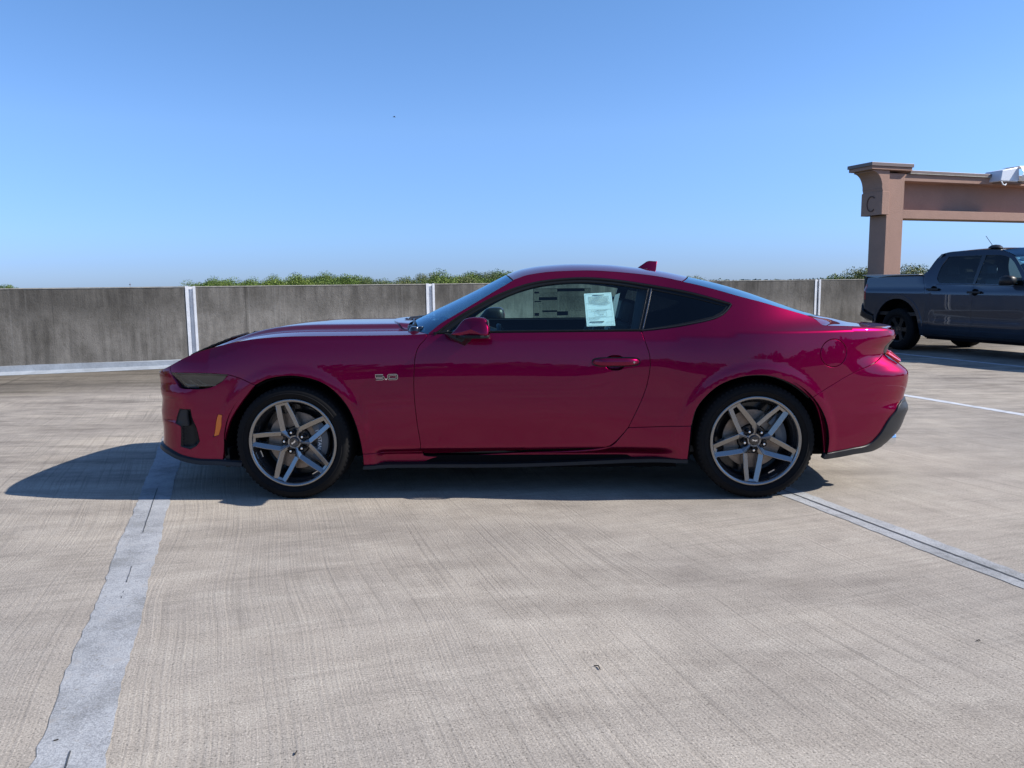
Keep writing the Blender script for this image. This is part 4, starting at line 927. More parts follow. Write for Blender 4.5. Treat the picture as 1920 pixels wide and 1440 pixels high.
    # dark inner shells so that the gaps read dark
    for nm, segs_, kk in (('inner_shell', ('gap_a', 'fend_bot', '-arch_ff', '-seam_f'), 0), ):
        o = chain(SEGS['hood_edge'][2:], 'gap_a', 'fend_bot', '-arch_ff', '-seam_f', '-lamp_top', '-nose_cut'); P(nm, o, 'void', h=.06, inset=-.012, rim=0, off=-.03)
    o = chain('door_belt', 'gap_b', 'gap_b2', 'door_bot', '-gap_a', [SEGS['gap_a'][0], SEGS['door_belt'][0]]); P('door_card', o, 'seat', h=.06, inset=-.012, rim=0, off=-.045)
    o = chain('ws_edge', 'roof_edge', 'bl_edge', 'deck_cut', 'deck_edge', 'tail_edge', 'seam_r', '-arch_rb', '-sill_r', '-gap_b', '-dlo_low', '-dlo_tip', '-dlo'); P('inner_trim', o, 'seat', h=.06, inset=-.004, rim=0, off=-.03)
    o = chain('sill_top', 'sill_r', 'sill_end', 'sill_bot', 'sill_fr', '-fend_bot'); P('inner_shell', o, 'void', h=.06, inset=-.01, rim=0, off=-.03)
    # mirror
    mp = [np.array([p[0], p[2]]) for p in TOP['mirror']]; mp = catmull([*mp, mp[0]], .012)[:-1]; cen = np.mean(mp, axis=0); zb = min(p[1] for p in mp)
    lay = [(.885, .55, .012), (.905, .86, .004), (.93, .97, 0), (.975, 1.0, 0), (1.035, .99, 0), (1.055, .955, 0), (1.064, .88, 0), (1.068, .6, 0), (1.070, .02, 0)]; mx1 = max(p[0] for p in mp)
    V = []; k_ = len(mp)
    for (yy, sc_, dx) in lay:
        for p in mp: V.append((cen[0]+dx+(p[0]-cen[0])*sc_, side*(yy-.34*max(0, yy-.93)/.14*(mx1-(cen[0]+(p[0]-cen[0])*sc_))-.30*max(0, yy-.93)/.14*(p[1]-zb)*sc_), max(zb+.012, cen[1]+(p[1]-cen[1])*sc_)))
    F = [(a*k_+j, a*k_+(j+1) % k_, (a+1)*k_+(j+1) % k_, (a+1)*k_+j) for a in range(len(lay)-1) for j in range(k_)] + [tuple(range(k_))]
    mir = mk('wing_mirror', V, F, M['red'], door, True, 50)
    mir.data.materials.append(M['black'])
    for pl in mir.data.polygons:
        if max(abs(mir.data.vertices[i].co.y) for i in pl.vertices) < .932: pl.material_index = 1
    x0_, x1_ = min(p[0] for p in mp), max(p[0] for p in mp)
    bs = MB(); bs.prism([(x0_+.02, .90), (x1_-.004, .915), (x1_-.004, 1.045), (x1_-.05, 1.066), (x0_+.09, 1.05), (x0_+.03, .97)], 2, zb-.004, zb+.013)
    if side < 0: bs.V = [(v[0], -v[1], v[2]) for v in bs.V]
    bevel(bs.build('mirror_base', M['trim'], mir), .004, 2)
    mf = [(p[0], p[2]) for p in TOP['mirror_foot']]; V = []
    for (yy, sc_) in ((.83, 1.35), (.90, 1.22), (.945, 1.0), (.975, .85)):
        cz = max(p[1] for p in mf); cx_ = sum(p[0] for p in mf)/len(mf)
        for p in mf: V.append((cx_+(p[0]-cx_)*sc_, side*yy, cz+.002+(p[1]-cz)*sc_*(1. if yy < .9 else .8)))
    k_ = len(mf); F = [(a*k_+j, a*k_+(j+1) % k_, (a+1)*k_+(j+1) % k_, (a+1)*k_+j) for a in range(3) for j in range(k_)] + [tuple(range(k_)), tuple(3*k_+j for j in range(k_))]
    mk('mirror_foot', V, F, M['black'], mir, True, 30)
    gl = MB(); gx = x1_-.002; gl.add([(gx+.003, side*.915, zb+.018), (gx+.003, side*1.045, zb+.018), (gx-.008, side*1.035, zb+.095), (gx-.008, side*.925, zb+.095)], [(0, 1, 2, 3)]); gl.build('mirror_glass', M['mirrorglass'], mir)
    # wheel arch liner
    for cx_ in (AXF, AXR):
        m_ = MB(); V = []; n = 40
        for k in range(n+1):
            a = math.radians(-9)+math.radians(198)*k/n; rr = .416
            x, z = cx_+rr*math.cos(a), AZ+rr*math.sin(a)
            yo = float(side_y(x, max(z, .26)))-.016; V += [(x, side*yo, z), (x, side*.56, z)]
        m_.add(V, [(2*k, 2*k+1, 2*k+3, 2*k+2) for k in range(n)]); k0 = len(m_.V); m_.V.append((cx_, side*.56, AZ)); m_.F += [(2*k+1, 2*k+3, k0) for k in range(n)]
        m_.build('arch_liner', M['void'], car, True)
    return D
M['glasslamp'] = m_glass('clear_lamp_cover', (.55, .56, .55), 1, 1.75); M['lamphouse'] = mat('lamp_interior', (.16, .165, .155), .35, .3); M['mirrorglass'] = mat('mirror_glass', (.8, .82, .84), .01, 1)
def fasc(s, z):
    """bumper skin: wrap plus the stepped fascia shapes at nose and tail"""
    s = np.asarray(s, float); z = np.asarray(z, float); x, y = wrap(s, z)
    # nose: recess between brow and lower mouth, under the lamp
    w = sst(-.50, -.70, s)
    d = -.014*sst(.625, .575, z)*sst(.43, .475, z)*sst(-.60, -.80, s)
    d = d + .010*sst(.70, .62, z)*sst(.50, .60, z)*w
    # tail: tuck below the ledge crease
    y2 = y + d*w
    return x, y2
side_set(-1); side_set(1)
# ---- upper skins
def bpts(name, k0=0, k1=None):
    out = []
    for s, z in SEGS[name][k0:k1]:
        x, y = wrap(np.array([s]), np.array([z])); out.append((float(x[0]), float(y[0]), z))
    return out
hb = bpts('hood_edge'); he = [(x, z) for x, y, z in hb]
xt = float(LF(.75)); hood_c = [(xt+.012, hb[0][2]-.004)]
for x, y, z in hb[2:]: hood_c.append((x-.06*math.exp(-((x-.8)/.3)**2) - .10*math.exp(-((x+.85)/.25)**2), z + .004+.028*sst(-.85, -.1, x)))
hood_c[-1] = (TOP['hood_c'][-1][0]+.03, TOP['hood_c'][-1][2])
def hood_bulge(t, y, yb):
    a = abs(y); k = sst(.10, .40, t)
    return .022*k*sst(.56, .44, a) - .006*k*math.exp(-((a-.60)/.06)**2) - .010*k*sst(.30, .12, a)*0
loft('bonnet', hb, hood_c, M['red'], car, 70, 90, 2.6, (.004, .004, .003), hood_bulge)
loft('engine_bay', hb, hood_c, M['void'], car, 20, 12, 2.6, (-.0, -.0, .0), None, -.035)  # unseen dark sheet added so the gaps around the bonnet read dark
wb = bpts('ws_edge'); wc = [(p[0], p[2]) for p in TOP['ws_c']]
loft('windscreen', wb, wc, M['screen'], car, 30, 30, 2.2, (.0, .004, .012), None, -.002)
rb = bpts('roof_edge'); rc = [(p[0], p[2]) for p in TOP['roof_c']]
roof = loft('roof', rb, rc, M['red'], car, 50, 40, 2.4, (.004, .004, .002))
loft('headliner', rb, rc, M['cloth'], car, 20, 12, 2.4, (0, 0, .03), None, -.045)
gb = bpts('bl_edge'); gc = [(p[0], p[2]) for p in TOP['bl_c']]
loft('rear_window', gb, gc, M['backglass'], car, 30, 30, 2.3, (.003, .0, .006), None, -.002)
db = bpts('deck_cut')+bpts('deck_edge', 1); dc = [(p[0], p[2]) for p in TOP['deck_c']]; dc[-1] = (float(LR(.94))-.004, dc[-1][1]+.002)
loft('boot_lid', db, dc, M['red'], car, 40, 40, 2.6, (.005, 0, .003))
# cowl between bonnet and windscreen
cb0 = [(hb[-1][0], hb[-1][1]-.01, hb[-1][2]-.010), (wb[0][0]+.02, wb[0][1]-.03, wb[0][2]-.004)]
V = []; F = []
for j in range(31):
    e = -1+2*j/30; a = 1-e*e; xh = hb[-1][0]+(hood_c[-1][0]-hb[-1][0])*a; zh = hb[-1][2]+(hood_c[-1][1]-hb[-1][2])*(1-abs(e)**2.6)
    xw = wb[0][0]+(wc[0][0]-wb[0][0])*a; zw = wb[0][2]+(wc[0][1]-wb[0][2])*(1-abs(e)**2.2); y = e*(wb[0][1]-.02)
    V += [(xh-.02, y, zh-.022), (xh+.03, y, zh-.028), (xw+.03, y, zw-.004)]
for j in range(30): F += [(3*j, 3*j+3, 3*j+4, 3*j+1), (3*j+1, 3*j+4, 3*j+5, 3*j+2)]
cowl = mk('cowl_panel', V, F, M['black'], car, True, 50)
for (y0, y1, b) in ((-.62, -.02, 0), (-.02, .55, 1)):
    t0 = 1-(y0/.85)**2; x0_ = wb[0][0]+(wc[0][0]-wb[0][0])*t0-.03; z0_ = wb[0][2]+(wc[0][1]-wb[0][2])*t0+.004; t1 = 1-(y1/.85)**2; x1_ = wb[0][0]+(wc[0][0]-wb[0][0])*t1+.02; z1_ = wb[0][2]+(wc[0][1]-wb[0][2])*t1+.022
    wp = MB(); wp.tube([(x0_, y0, z0_), (x0_+.02, y0+.06, z0_+.022), ((x0_+x1_)/2+.01, (y0+y1)/2, (z0_+z1_)/2+.022), (x1_, y1, z1_)], [.010, .008, .006, .004], 8); w_ = wp.build('wiper_arm', M['trim'], car, True)
    wq = MB(); wq.lathe([(-.006, .0001), (-.006, .018), (.012, .016), (.018, .0001)], 16, 'z'); o = wq.build('wiper_pivot', M['gloss'], w_, True); o.location = (x0_, y0, z0_+.006)
    wr = MB(); wr.tube([(x1_-.06, y1-.30, z1_-.012), (x1_+.012, y1, z1_+.0), (x1_+.03, y1+.25, z1_-.004)], .005, 6); wr.build('wiper_blade', M['black'], w_, True)
# bonnet hinge covers at the rear corners
for s in (-1, 1):
    for dx, dy, r in ((.02, .70, .034), (.075, .66, .026)):
        hc = MB(); hc.lathe([(0, r), (.02, r*.95), (.034, r*.7), (.038, .0001)], 18, 'z'); o = hc.build('hinge_cover', M['gloss'], cowl, True); xx = hood_c[-1][0]+(hb[-1][0]-hood_c[-1][0])*(dy/.87)**2+dx; o.location = (xx, s*dy, hb[-1][2]+.000)
# bonnet vents: louvres
bon = [o for o in car.children if o.name.startswith('bonnet')][0]
for s in (-1, 1):
    for k in range(6):
        x = -.83+k*.045; zc = float(np.interp(x, [p[0] for p in hood_c], [p[1] for p in hood_c]))+.004
        lv = MB(); y0_, y1_ = s*.06, s*.36; dz = .030+.002*k
        lv.add([(x, y0_, zc+dz*.55), (x, y1_, zc+dz*.30), (x+.060, y1_, zc+dz*.9+.010), (x+.060, y0_, zc+dz*1.2+.010), (x+.002, y0_, zc+dz*.4), (x+.002, y1_, zc+dz*.15), (x+.060, y1_, zc+dz*.7+.010), (x+.060, y0_, zc+dz*1.0+.010)],
               [(0, 1, 2, 3), (7, 6, 5, 4), (0, 4, 5, 1), (2, 6, 7, 3), (1, 5, 6, 2), (0, 3, 7, 4)]); lv.build('vent_louvre', M['black'], bon)
# aerial fin
fn = [(p[0], p[2]) for p in TOP['fin']]; V = []
for (yy, g) in ((-.022, 0), (-.006, 1), (.006, 1), (.022, 0)):
    for k, p in enumerate(fn): V.append((p[0], yy if k in (0, 4) else yy*.35, p[1] if k not in (0, 4) else p[1]))
V = []; 
for sy in (-1, 1): V += [(fn[0][0], sy*.010, fn[0][1]-.006), (fn[1][0], sy*.0045, fn[1][1]), (fn[2][0], sy*.003, fn[2][1]), (fn[3][0], sy*.003, fn[3][1]), (fn[4][0], sy*.030, fn[4][1]-.004), ((fn[0][0]+fn[4][0])/2, sy*.032, fn[0][1]-.014)]
F = [(0, 1, 2, 5), (5, 2, 3, 4), (6, 11, 8, 7), (11, 10, 9, 8), (0, 6, 7, 1), (1, 7, 8, 2), (2, 8, 9, 3), (3, 9, 10, 4), (4, 10, 11, 5), (5, 11, 6, 0)]
bevel(mk('aerial_fin', V, F, M['red'], roof, True, 25), .002, 2)
# exhaust tips
for s in (-1, 1):
    for k, yy in enumerate((.50, .59)):
        ex = MB(); ex.lathe([(-.10, .040), (.055, .046), (.060, .043), (.055, .040), (-.08, .034)], 28, 'y'); o = ex.build('exhaust_tip', M['chrome'], car, True); o.rotation_euler = (0, 0, -PI/2); o.location = (3.585, s*yy, .296)
# underside, bulkheads
ub = MB(); ub.box((-.70, -.58, .19), (3.30, .58, .24)); ub.box((.42, -.80, .165), (2.28, .80, .24)); ub.box((.42, -.84, .2), (.46, .84, .93)); ub.box((2.62, -.50, .3), (2.66, .50, 1.0)); ub.box((-.80, -.66, .2), (-.72, .66, .70)); ub.box((3.30, -.50, .34), (3.36, .50, .9))
ub.build('underbody', M['void'], car)
for s in (-1, 1):
    mf_ = MB(); mf_.box((-.43, s*.74-.12, .185), (-.405, s*.74+.12, .30)); mf_.build('air_deflector', M['black'], car)
# badge: framed numerals 5.0
def ribbon(pts, w, d0, d1):
    m_ = MB(); n = len(pts); V = []
    for i, p in enumerate(pts):
        a = np.array(pts[max(i-1, 0)]); b = np.array(pts[min(i+1, n-1)]); t = (b-a)/np.linalg.norm(b-a); nn2 = np.array([-t[1], t[0]])
        k = w/2
        if 0 < i < n-1:
            t1 = np.array(p)-a; t1 /= np.linalg.norm(t1); t2 = b-np.array(p); t2 /= np.linalg.norm(t2); na = np.array([-t1[1], t1[0]]); nb = np.array([-t2[1], t2[0]]); mm = na+nb; mm /= np.linalg.norm(mm); nn2 = mm; k = w/2/max(.4, mm@na)
        for q in (-k, k):
            for d in (d0, d1): V.append((p[0]+nn2[0]*q, p[1]+nn2[1]*q, d))
    F = []
    for i in range(n-1):
        a = i*4; b = a+4; F += [(a, b, b+2, a+2), (a+1, a+3, b+3, b+1), (a, a+1, b+1, b), (a+2, b+2, b+3, a+3)]
    F += [(0, 2, 3, 1), (4*n-4, 4*n-3, 4*n-1, 4*n-2)]
    return m_.add(V, F)
bw, bh = .143, .038
five = [(.052, .030), (.012, .030), (.012, .0215), (.047, .0215), (.054, .017), (.054, .010), (.048, .0065), (.010, .0065)]
zero = [(.088, .030), (.128, .030), (.133, .026), (.133, .0105), (.128, .0065), (.088, .0065), (.083, .0105), (.083, .026), (.088, .030)]
for side in (-1, 1):
    bx = PT['badge_l'][1]; bz = PT['badge_b'][3]-.002
    bo = bpy.data.objects.new('engine_badge', None); 
    yb = float(side_y(bx+.07, bz+.02)); sl_ = (float(side_y(bx+.143, bz+.02))-float(side_y(bx, bz+.02)))/.143
    ch = MB(); 
    for ln, w in ((five, .0106), (zero, .0106)): r_ = ribbon(ln, w, 0, .004); ch.add(r_.V, r_.F)
    ch.box((.0645, .002, 0), (.0735, .010, .004)); 
    o = ch.build('engine_badge', M['chrome'], None); bk = MB()
    for ln, w in ((five, .0074), (zero, .0074)): r_ = ribbon(ln, w, .0041, .0052); bk.add(r_.V, r_.F)
    ok_ = bk.build('badge_inlay', M['gloss'], o)
    tilt = math.atan((float(side_y(bx+.07, bz+.036))-float(side_y(bx+.07, bz)))/.036)
    # badge plane: local x -> car x, local y -> up, local z -> outward
    if side < 0: R_ = Matrix(((1, 0, 0), (-sl_, 0, -1), (0, 1, 0))).to_4x4(); org = Vector((bx, -float(side_y(bx, bz+.02))-.001, bz))
    else: R_ = Matrix(((-1, 0, 0), (-sl_, 0, 1), (0, 1, 0))).to_4x4(); org = Vector((bx+bw, float(side_y(bx+bw, bz+.02))+.001, bz))
    o.parent = car; o.matrix_local = Matrix.Translation(org) @ R_
# ---- interior
def seat(y, nm='front_seat'):
    m_ = MB()
    def rbox(c, s, rx=0):
        M_ = Matrix.Translation(c) @ Matrix.Rotation(rx, 4, 'Y'); m_.box(tuple(-v/2 for v in s), tuple(v/2 for v in s), M_)
    rbox((1.55, y, .43), (.52, .50, .16), math.radians(-8)); rbox((1.88, y, .74), (.13, .48, .62), math.radians(20))
    for q in (-1, 1): rbox((1.83, y+q*.22, .74), (.17, .08, .50), math.radians(20))
    rbox((2.01, y, 1.06), (.10, .28, .20), math.radians(16))
    o = m_.build(nm, M['seat'], car); bevel(o, .035, 4, 20); return o
for y in (-.37, .37): seat(y)
rs = MB(); rs.box((2.35, -.58, .45), (2.75, .58, .62)); rs.box((2.62, -.56, .6), (2.80, .56, 1.00)); bevel(rs.build('rear_seat', M['seat'], car), .05, 4)
da = MB(); da.prism([(.75, .60), (.82, .93), (1.02, .955), (1.18, .90), (1.22, .78), (1.10, .60)], 1, -.76, .76); bevel(da.build('dashboard', M['seat'], car), .03, 3)
sw_ = MB(); tor = []
for i in range(28):
    a = 2*PI*i/28; c_ = Vector((0, .18*math.cos(a), .18*math.sin(a))); 
    for j in range(8): b = 2*PI*j/8; d_ = c_.normalized(); tor.append(c_+d_*.014*math.cos(b)+Vector((.014*math.sin(b), 0, 0)))
sw_.add(tor, [(i*8+j, i*8+(j+1) % 8, ((i+1) % 28)*8+(j+1) % 8, ((i+1) % 28)*8+j) for i in range(28) for j in range(8)]); sw_.box((-.01, -.17, -.02), (.01, .17, .02)); sw_.box((-.03, -.05, -.06), (.02, .05, .05))
o = sw_.build('steering_wheel', M['seat'], car, True); o.location = (1.27, -.37, .83); o.rotation_euler = (0, math.radians(-22), 0)
fl = MB(); fl.box((.75, -.78, .25), (2.7, .78, .29)); fl.box((1.0, -.12, .29), (2.35, .12, .56)); fl.box((2.78, -.60, .95), (3.30, .60, .98)); fl.build('cabin_floor', M['seat'], car)
bg_ = MB(); bg_.add([(1.925, -.655, 1.19), (1.955, -.650, 1.20), (1.915, -.70, 1.035), (1.875, -.705, 1.03)], [(0, 1, 2, 3)]); bg_.add([(1.86, -.71, 1.02), (1.885, -.71, 1.02), (1.87, -.72, .95), (1.85, -.72, .95)], [(0, 1, 2, 3)])
o = bg_.build('belt_guide', M['beltlit'], car)
for s in (-1, 1):
    hs = MB(); V = []
    for x, z in ((2.00, .95), (2.06, .95), (2.14, 1.30), (2.08, 1.30)):
        for o_ in (.035, .055): V.append((x, s*(float(side_y(x, z))-o_), z))
    hs.add(V, [(0, 2, 4, 6), (1, 3, 5, 7), (0, 1, 3, 2), (2, 3, 5, 4), (4, 5, 7, 6), (6, 7, 1, 0)]); hs.build('centre_pillar', M['seat'], car)
# ---- wheels
def P2c(r, deg): a = math.radians(deg); return np.array([r*math.cos(a), r*math.sin(a)])
RR = .2665
def make_wheel(x, spin, tw):
    # wheel object = inner barrel; outward direction is local -y, origin in the outer rim plane
    b = MB(); b.lathe([(.012, .252), (.03, .238), (.06, .222), (.19, .218), (.215, .24)], 72, 'y'); b.lathe([(.16, .0001), (.16, .22)], 48, 'y')
    w = b.build('wheel', M['rimdark'], car, True, 40)
    t = MB(); R0 = .343; t.lathe([(.020, .250), (.004, .260), (-.004, .268), (-.016, .283), (-.022, .300), (-.018, .318), (-.006, .331), (.012, .339), (.03, .3425), (tw/2, R0), (tw-.03, .3425), (tw-.008, .335), (tw+.012, .31), (tw+.01, .27), (tw-.02, .24)], 96, 'y'); ty = t.build('tyre', M['rubber'], w, True, 60)
    # raised band and lettering ridge on the sidewall, tread blocks at the shoulder
    rb_ = MB(); rb_.lathe([(-.0205, .2905), (-.0245, .294), (-.0245, .297), (-.0215, .3005)], 96, 'y'); 
    for k in range(72):
        a = 2*PI*k/72; a2 = a+2*PI*.55/72; V = []
        for aa in (a, a2):
            for (yy, r) in ((-.0085, .3285), (-.0035, .3375), (.012, .3405), (.03, .3432)): V.append((r*math.cos(aa), yy, r*math.sin(aa)))
        rb_.add(V, [(0, 1, 5, 4), (1, 2, 6, 5), (2, 3, 7, 6)])
    rb_.build('sidewall_ribs', M['rubber'], w, True, 40)
    # outer lip
    l = MB(); l.lathe([(.028, .241), (.006, .2425), (-.003, .2455), (-.009, .2515), (-.0105, .260), (-.007, .2652), (.0, .2665), (.012, .264)], 96, 'y'); l.build('rim_lip', M['rim'], w, True, 50)
    # double spokes
    zf = lambda r: .026-.030*(r/RR)**1.3        # depth of the spoke face, hub set back
    for k in range(5):
        na = spin+72*k
        for sg in (-1, 1):
            rot = lambda p: P2c(np.linalg.norm(p), na+sg*math.degrees(math.atan2(p[1], p[0])))
            R_ = RR
            O = [np.array([.925, .144])*R_, np.array([.62, .196])*R_, P2c(.385*R_, 36), P2c(.12*R_, 36)]
            I = [np.array([.895, .038])*R_, np.array([.60, .080])*R_, np.array([.30, .118])*R_, P2c(.12*R_, 18)]
            sm = MB(); V = []
            for o_, i_ in zip(O, I):
                yo, yi = zf(np.linalg.norm(o_)), zf(np.linalg.norm(i_))+.0105
                d_ = (i_-o_)/np.linalg.norm(i_-o_); e1 = o_+d_*.003
                for p, yy in ((o_, yo+.045), (o_, yo+.002), (e1, yo-.001), (i_, yi), (i_+d_*.001, yi+.045)): q = rot(p); V.append((q[0], yy, q[1]))
            nV = 5; F = [(a*nV+j, a*nV+j+1, (a+1)*nV+j+1, (a+1)*nV+j) for a in range(3) for j in range(4)] + [(0, 1, 2, 3, 4), (15, 16, 17, 18, 19)]
            sm.add(V, F); bevel(sm.build('spoke', M['rim'], w, True, 12), .0014, 1, 25)
        # pad where the pair meets the lip
        V = [];
        for rr_, yy in ((.862, .014), (.965, .0)):
            for a in (-10, -4, 4, 10): q = P2c(rr_*RR*(1.0 if abs(a) < 5 else 1.0), na+a); V.append((q[0], zf(rr_*RR)+yy*.5-.001+(.004 if abs(a) < 5 else 0), q[1]))
        pm = MB(); pm.add(V, [(0, 1, 5, 4), (1, 2, 6, 5), (2, 3, 7, 6)]); V2 = [(v[0], v[1]+.04, v[2]) for v in V[:4]]; pm.add(V[:4]+V2, [(0, 1, 5, 4), (1, 2, 6, 5), (2, 3, 7, 6)]); pm.build('spoke_pad', M['rim'], w, True, 12)
        # lug nut in a dark pocket
        q = P2c(.222*RR, na); pk = MB(); pk.lathe([(0, .0165), (.022, .0145), (.022, .0001)], 24, 'y'); o = pk.build('lug_pocket', M['rimdark'], w, True); o.location = (q[0], .021, q[1])
        ln = MB(); ln.lathe([(.012, .0092), (-.004, .0092), (-.0095, .0070), (-.0105, .0001)], 6, 'y'); o = ln.build('lug_nut', M['chrome'], w, False); o.location = (q[0], .024, q[1])
    hub = MB(); hub.lathe([(.055, .044), (.028, .0415), (.0255, .039), (.0265, .030)], 60, 'y'); hub.build('hub_face', M['rim'], w, True, 20)
    cp = MB(); cp.lathe([(.026, .0285), (.0175, .0275), (.0155, .025), (.0145, .0001)], 40, 'y'); cap = cp.build('centre_cap', M['gloss'], w, True, 30)
    # running horse emblem
    hp = [(-.0205, .004), (-.016, .0055), (-.012, .0035), (-.006, .0042), (.000, .0030), (.006, .0038), (.010, .0075), (.0135, .0085), (.0175, .0055), (.0185, .0065), (.0178, .0035), (.0140, .0040), (.0120, .000), (.0150, -.0010), (.0190, .0005), (.0200, -.0008), (.0155, -.0030), (.0100, -.0028), (.0050, -.0030), (.0000, -.0025), (-.0040, -.0050), (-.0015, -.0078), (-.0030, -.0085), (-.0072, -.0050), (-.0080, -.0015), (-.0105, -.0030), (-.0140, -.0040), (-.0170, -.0062), (-.0175, -.0050), (-.0135, -.0015), (-.0120, .0012), (-.0165, .0030)]
    em = MB(); em.prism([(-a*.95, b*.95) for a, b in hp], 1, .0125, .0148); eo = em.build('emblem', M['chrome'], w); ea = math.radians(45 if spin == 32 else 2); eo.rotation_euler = (0, -ea, 0)
    # brake parts
    d = MB(); d.lathe([(.098, .085), (.085, .090), (.085, .172), (.094, .174), (.094, .0001)], 64, 'y'); d.build('brake_disc', M['disc'], w, True, 30)
    dh = MB(); dh.lathe([(.095, .088), (.06, .082), (.058, .0001)], 40, 'y'); dh.build('disc_bell', M['rimdark'], w, True, 30)
    V = []; na_ = 14; mb = MB(); a0, a1 = (-42, 42) if spin == 32 else (-10, 48)
    for i in range(na_+1):
        a = math.radians(a0+(a1-a0)*i/na_); e = (1-abs(2*i/na_-1)**4)
        for (r, yy) in ((.128, .088), (.130, .062-.008*e), (.165, .056-.010*e), (.196, .064-.004*e), (.198, .10)): V.append((r*math.cos(a), yy, r*math.sin(a)))
    mb.add(V, [(i*5+j, i*5+j+1, i*5+j+6, i*5+j+5) for i in range(na_) for j in range(4)]+[(0, 1, 2, 3, 4), tuple(na_*5+j for j in range(5))]); cal = mb.build('brake_caliper', M['caliper'], w, True, 30)
    if spin == 32:
        cu = bpy.data.curves.new('lettering', 'FONT'); cu.body = 'MUSTANG'; cu.size = .030; cu.align_x = 'CENTER'; cu.align_y = 'CENTER'; cu.extrude = .0006
        to = bpy.data.objects.new('lettering_src', cu); C.objects.link(to); bpy.context.view_layer.update(); me = bpy.data.meshes.new_from_object(to); C.objects.unlink(to); bpy.data.objects.remove(to)
        for v in me.vertices:     # bend along the caliper arc
            a = -v.co.x/.148; r = .148+v.co.y; v.co = Vector((r*math.cos(a), .0450-v.co.z, r*math.sin(a)))
        me.materials.append(M['paper']); link(bpy.data.objects.new('lettering', me), w)
    # balance weights on the barrel
    for aa in (200, 300): bwt = MB(); q = P2c(.222, aa); bwt.box((-.02, 0, -.003), (.02, .02, .003)); o = bwt.build('balance_weight', M['steel'], w); o.location = (q[0], .05, q[1]); o.rotation_euler = (0, -math.radians(aa+90), 0)
    w.location = (x, -.905, .3395)
    return w
wf = make_wheel(0, 32, .235); wr = make_wheel(2.72, 50, .255)
for w in (wf, wr):
    c_ = w.copy(); C.objects.link(c_); c_.parent = car; c_.location = (w.location.x, .905, w.location.z); c_.rotation_euler = (0, 0, PI)
    for ch in list(w.children): d = ch.copy(); C.objects.link(d); d.parent = c_
# ---- papers in the windows (things of their own, standing in the window)
def sheet(pts, name, label, m, lines, seed, side, dz=0.):
    rg = random.Random(seed); A, B_, C_, D_ = [Vector((p[0], side*abs(float(side_y(p[0], p[2]))-.016), p[2])) for p in pts]
    n = 12; V = []; F = []
    for i in range(n+1):
        for j in range(n+1):
            u_, v_ = i/n, j/n; p = A.lerp(B_, u_).lerp(D_.lerp(C_, u_), v_); V.append((p.x, p.y+side*-.001+.0016*math.sin(u_*5+v_*7)*side, p.z))
    for i in range(n):
        for j in range(n): a = i*(n+1)+j; F.append((a, a+1, a+n+2, a+n+1))
    o = mk(name, V, F, m, None, True, 60); o.matrix_world = car_m; tag(o, label, 'paper')
    pr = MB()
    for (u0, v0, u1, v1) in lines:
        q = [A.lerp(B_, a).lerp(D_.lerp(C_, a), b) for a, b in ((u0, v0), (u1, v0), (u1, v1), (u0, v1))]; pr.add([(p.x, p.y+side*.0028, p.z) for p in q], [(0, 1, 2, 3)])
    po = pr.build('print', M['ink'], o); po['kind'] = 'stuff'
    return o
car_m = Matrix.Translation(car.location) @ rotz(YAW)
rg = random.Random(4); L = [(.30, .055, .72, .075), (.05, .03, .055, .97), (.945, .03, .95, .97), (.05, .97, .95, .975), (.05, .03, .95, .035), (.06, .30, .94, .305), (.06, .50, .94, .505), (.06, .73, .94, .735), (.32, .58, .325, .70), (.74, .58, .745, .70), (.32, .58, .74, .585), (.32, .70, .74, .705), (.12, .855, .62, .885)]
for k in range(11):
    v = .10+.018*k; x = .14
    while x < .86: w = rg.uniform(.02, .07); L.append((x, v, min(x+w, .88), v+.007)); x += w+.012
for (v, a, b) in ((.32, .15, .9), (.345, .3, .85), (.365, .5, .8), (.52, .4, .75), (.54, .2, .7), (.63, .45, .62), (.66, .5, .6), (.76, .1, .5), (.80, .1, .42), (.91, .2, .55), (.88, .7, .9), (.60, .4, .5)):
    x = a
    while x < b: w = rg.uniform(.02, .06); L.append((x, v, x+w, v+.008)); x += w+.012
pp_ = [(p[0], p[1], p[2]) for p in TOP['paper']]
sheet(pp_, 'window_sheet', 'white printed form taped inside the near door window of the red car', M['paper'], L, 1, -1)
L = [(0, 0, 1, .012), (0, .985, 1, 1), (0, 0, .008, 1), (.992, 0, 1, 1), (.42, 0, .424, 1), (.42, .0, .9, .10), (.10, .28, .42, .38), (.16, .72, .42, .78), (.42, .76, .62, .90), (.02, .10, .10, .16), (.02, .80, .10, .90), (.02, .40, .14, .44)]
for k in range(26):
    v = .13+.032*k; x = .10 if k % 2 else .16
    while x < .40: w = rg.uniform(.02, .05); L.append((x, v, min(x+w, .41), v+.008)); x += w+.014
    x = .46
    while x < .9 and 3 < k < 20: w = rg.uniform(.02, .06); L.append((x, v, min(x+w, .95), v+.006)); x += w+.02
sheet([(p[0], p[1], p[2]) for p in TOP['farsheet']], 'window_sheet', 'wide grey printed sheet seen through the cabin on the far window', M['farpaper'], L, 2, 1)
fo = [o for o in bpy.data.objects if o.name.startswith('window_sheet') and o.get('label', '').startswith('wide')][0]
for ch in fo.children: ch.location = (0, -.006, 0)
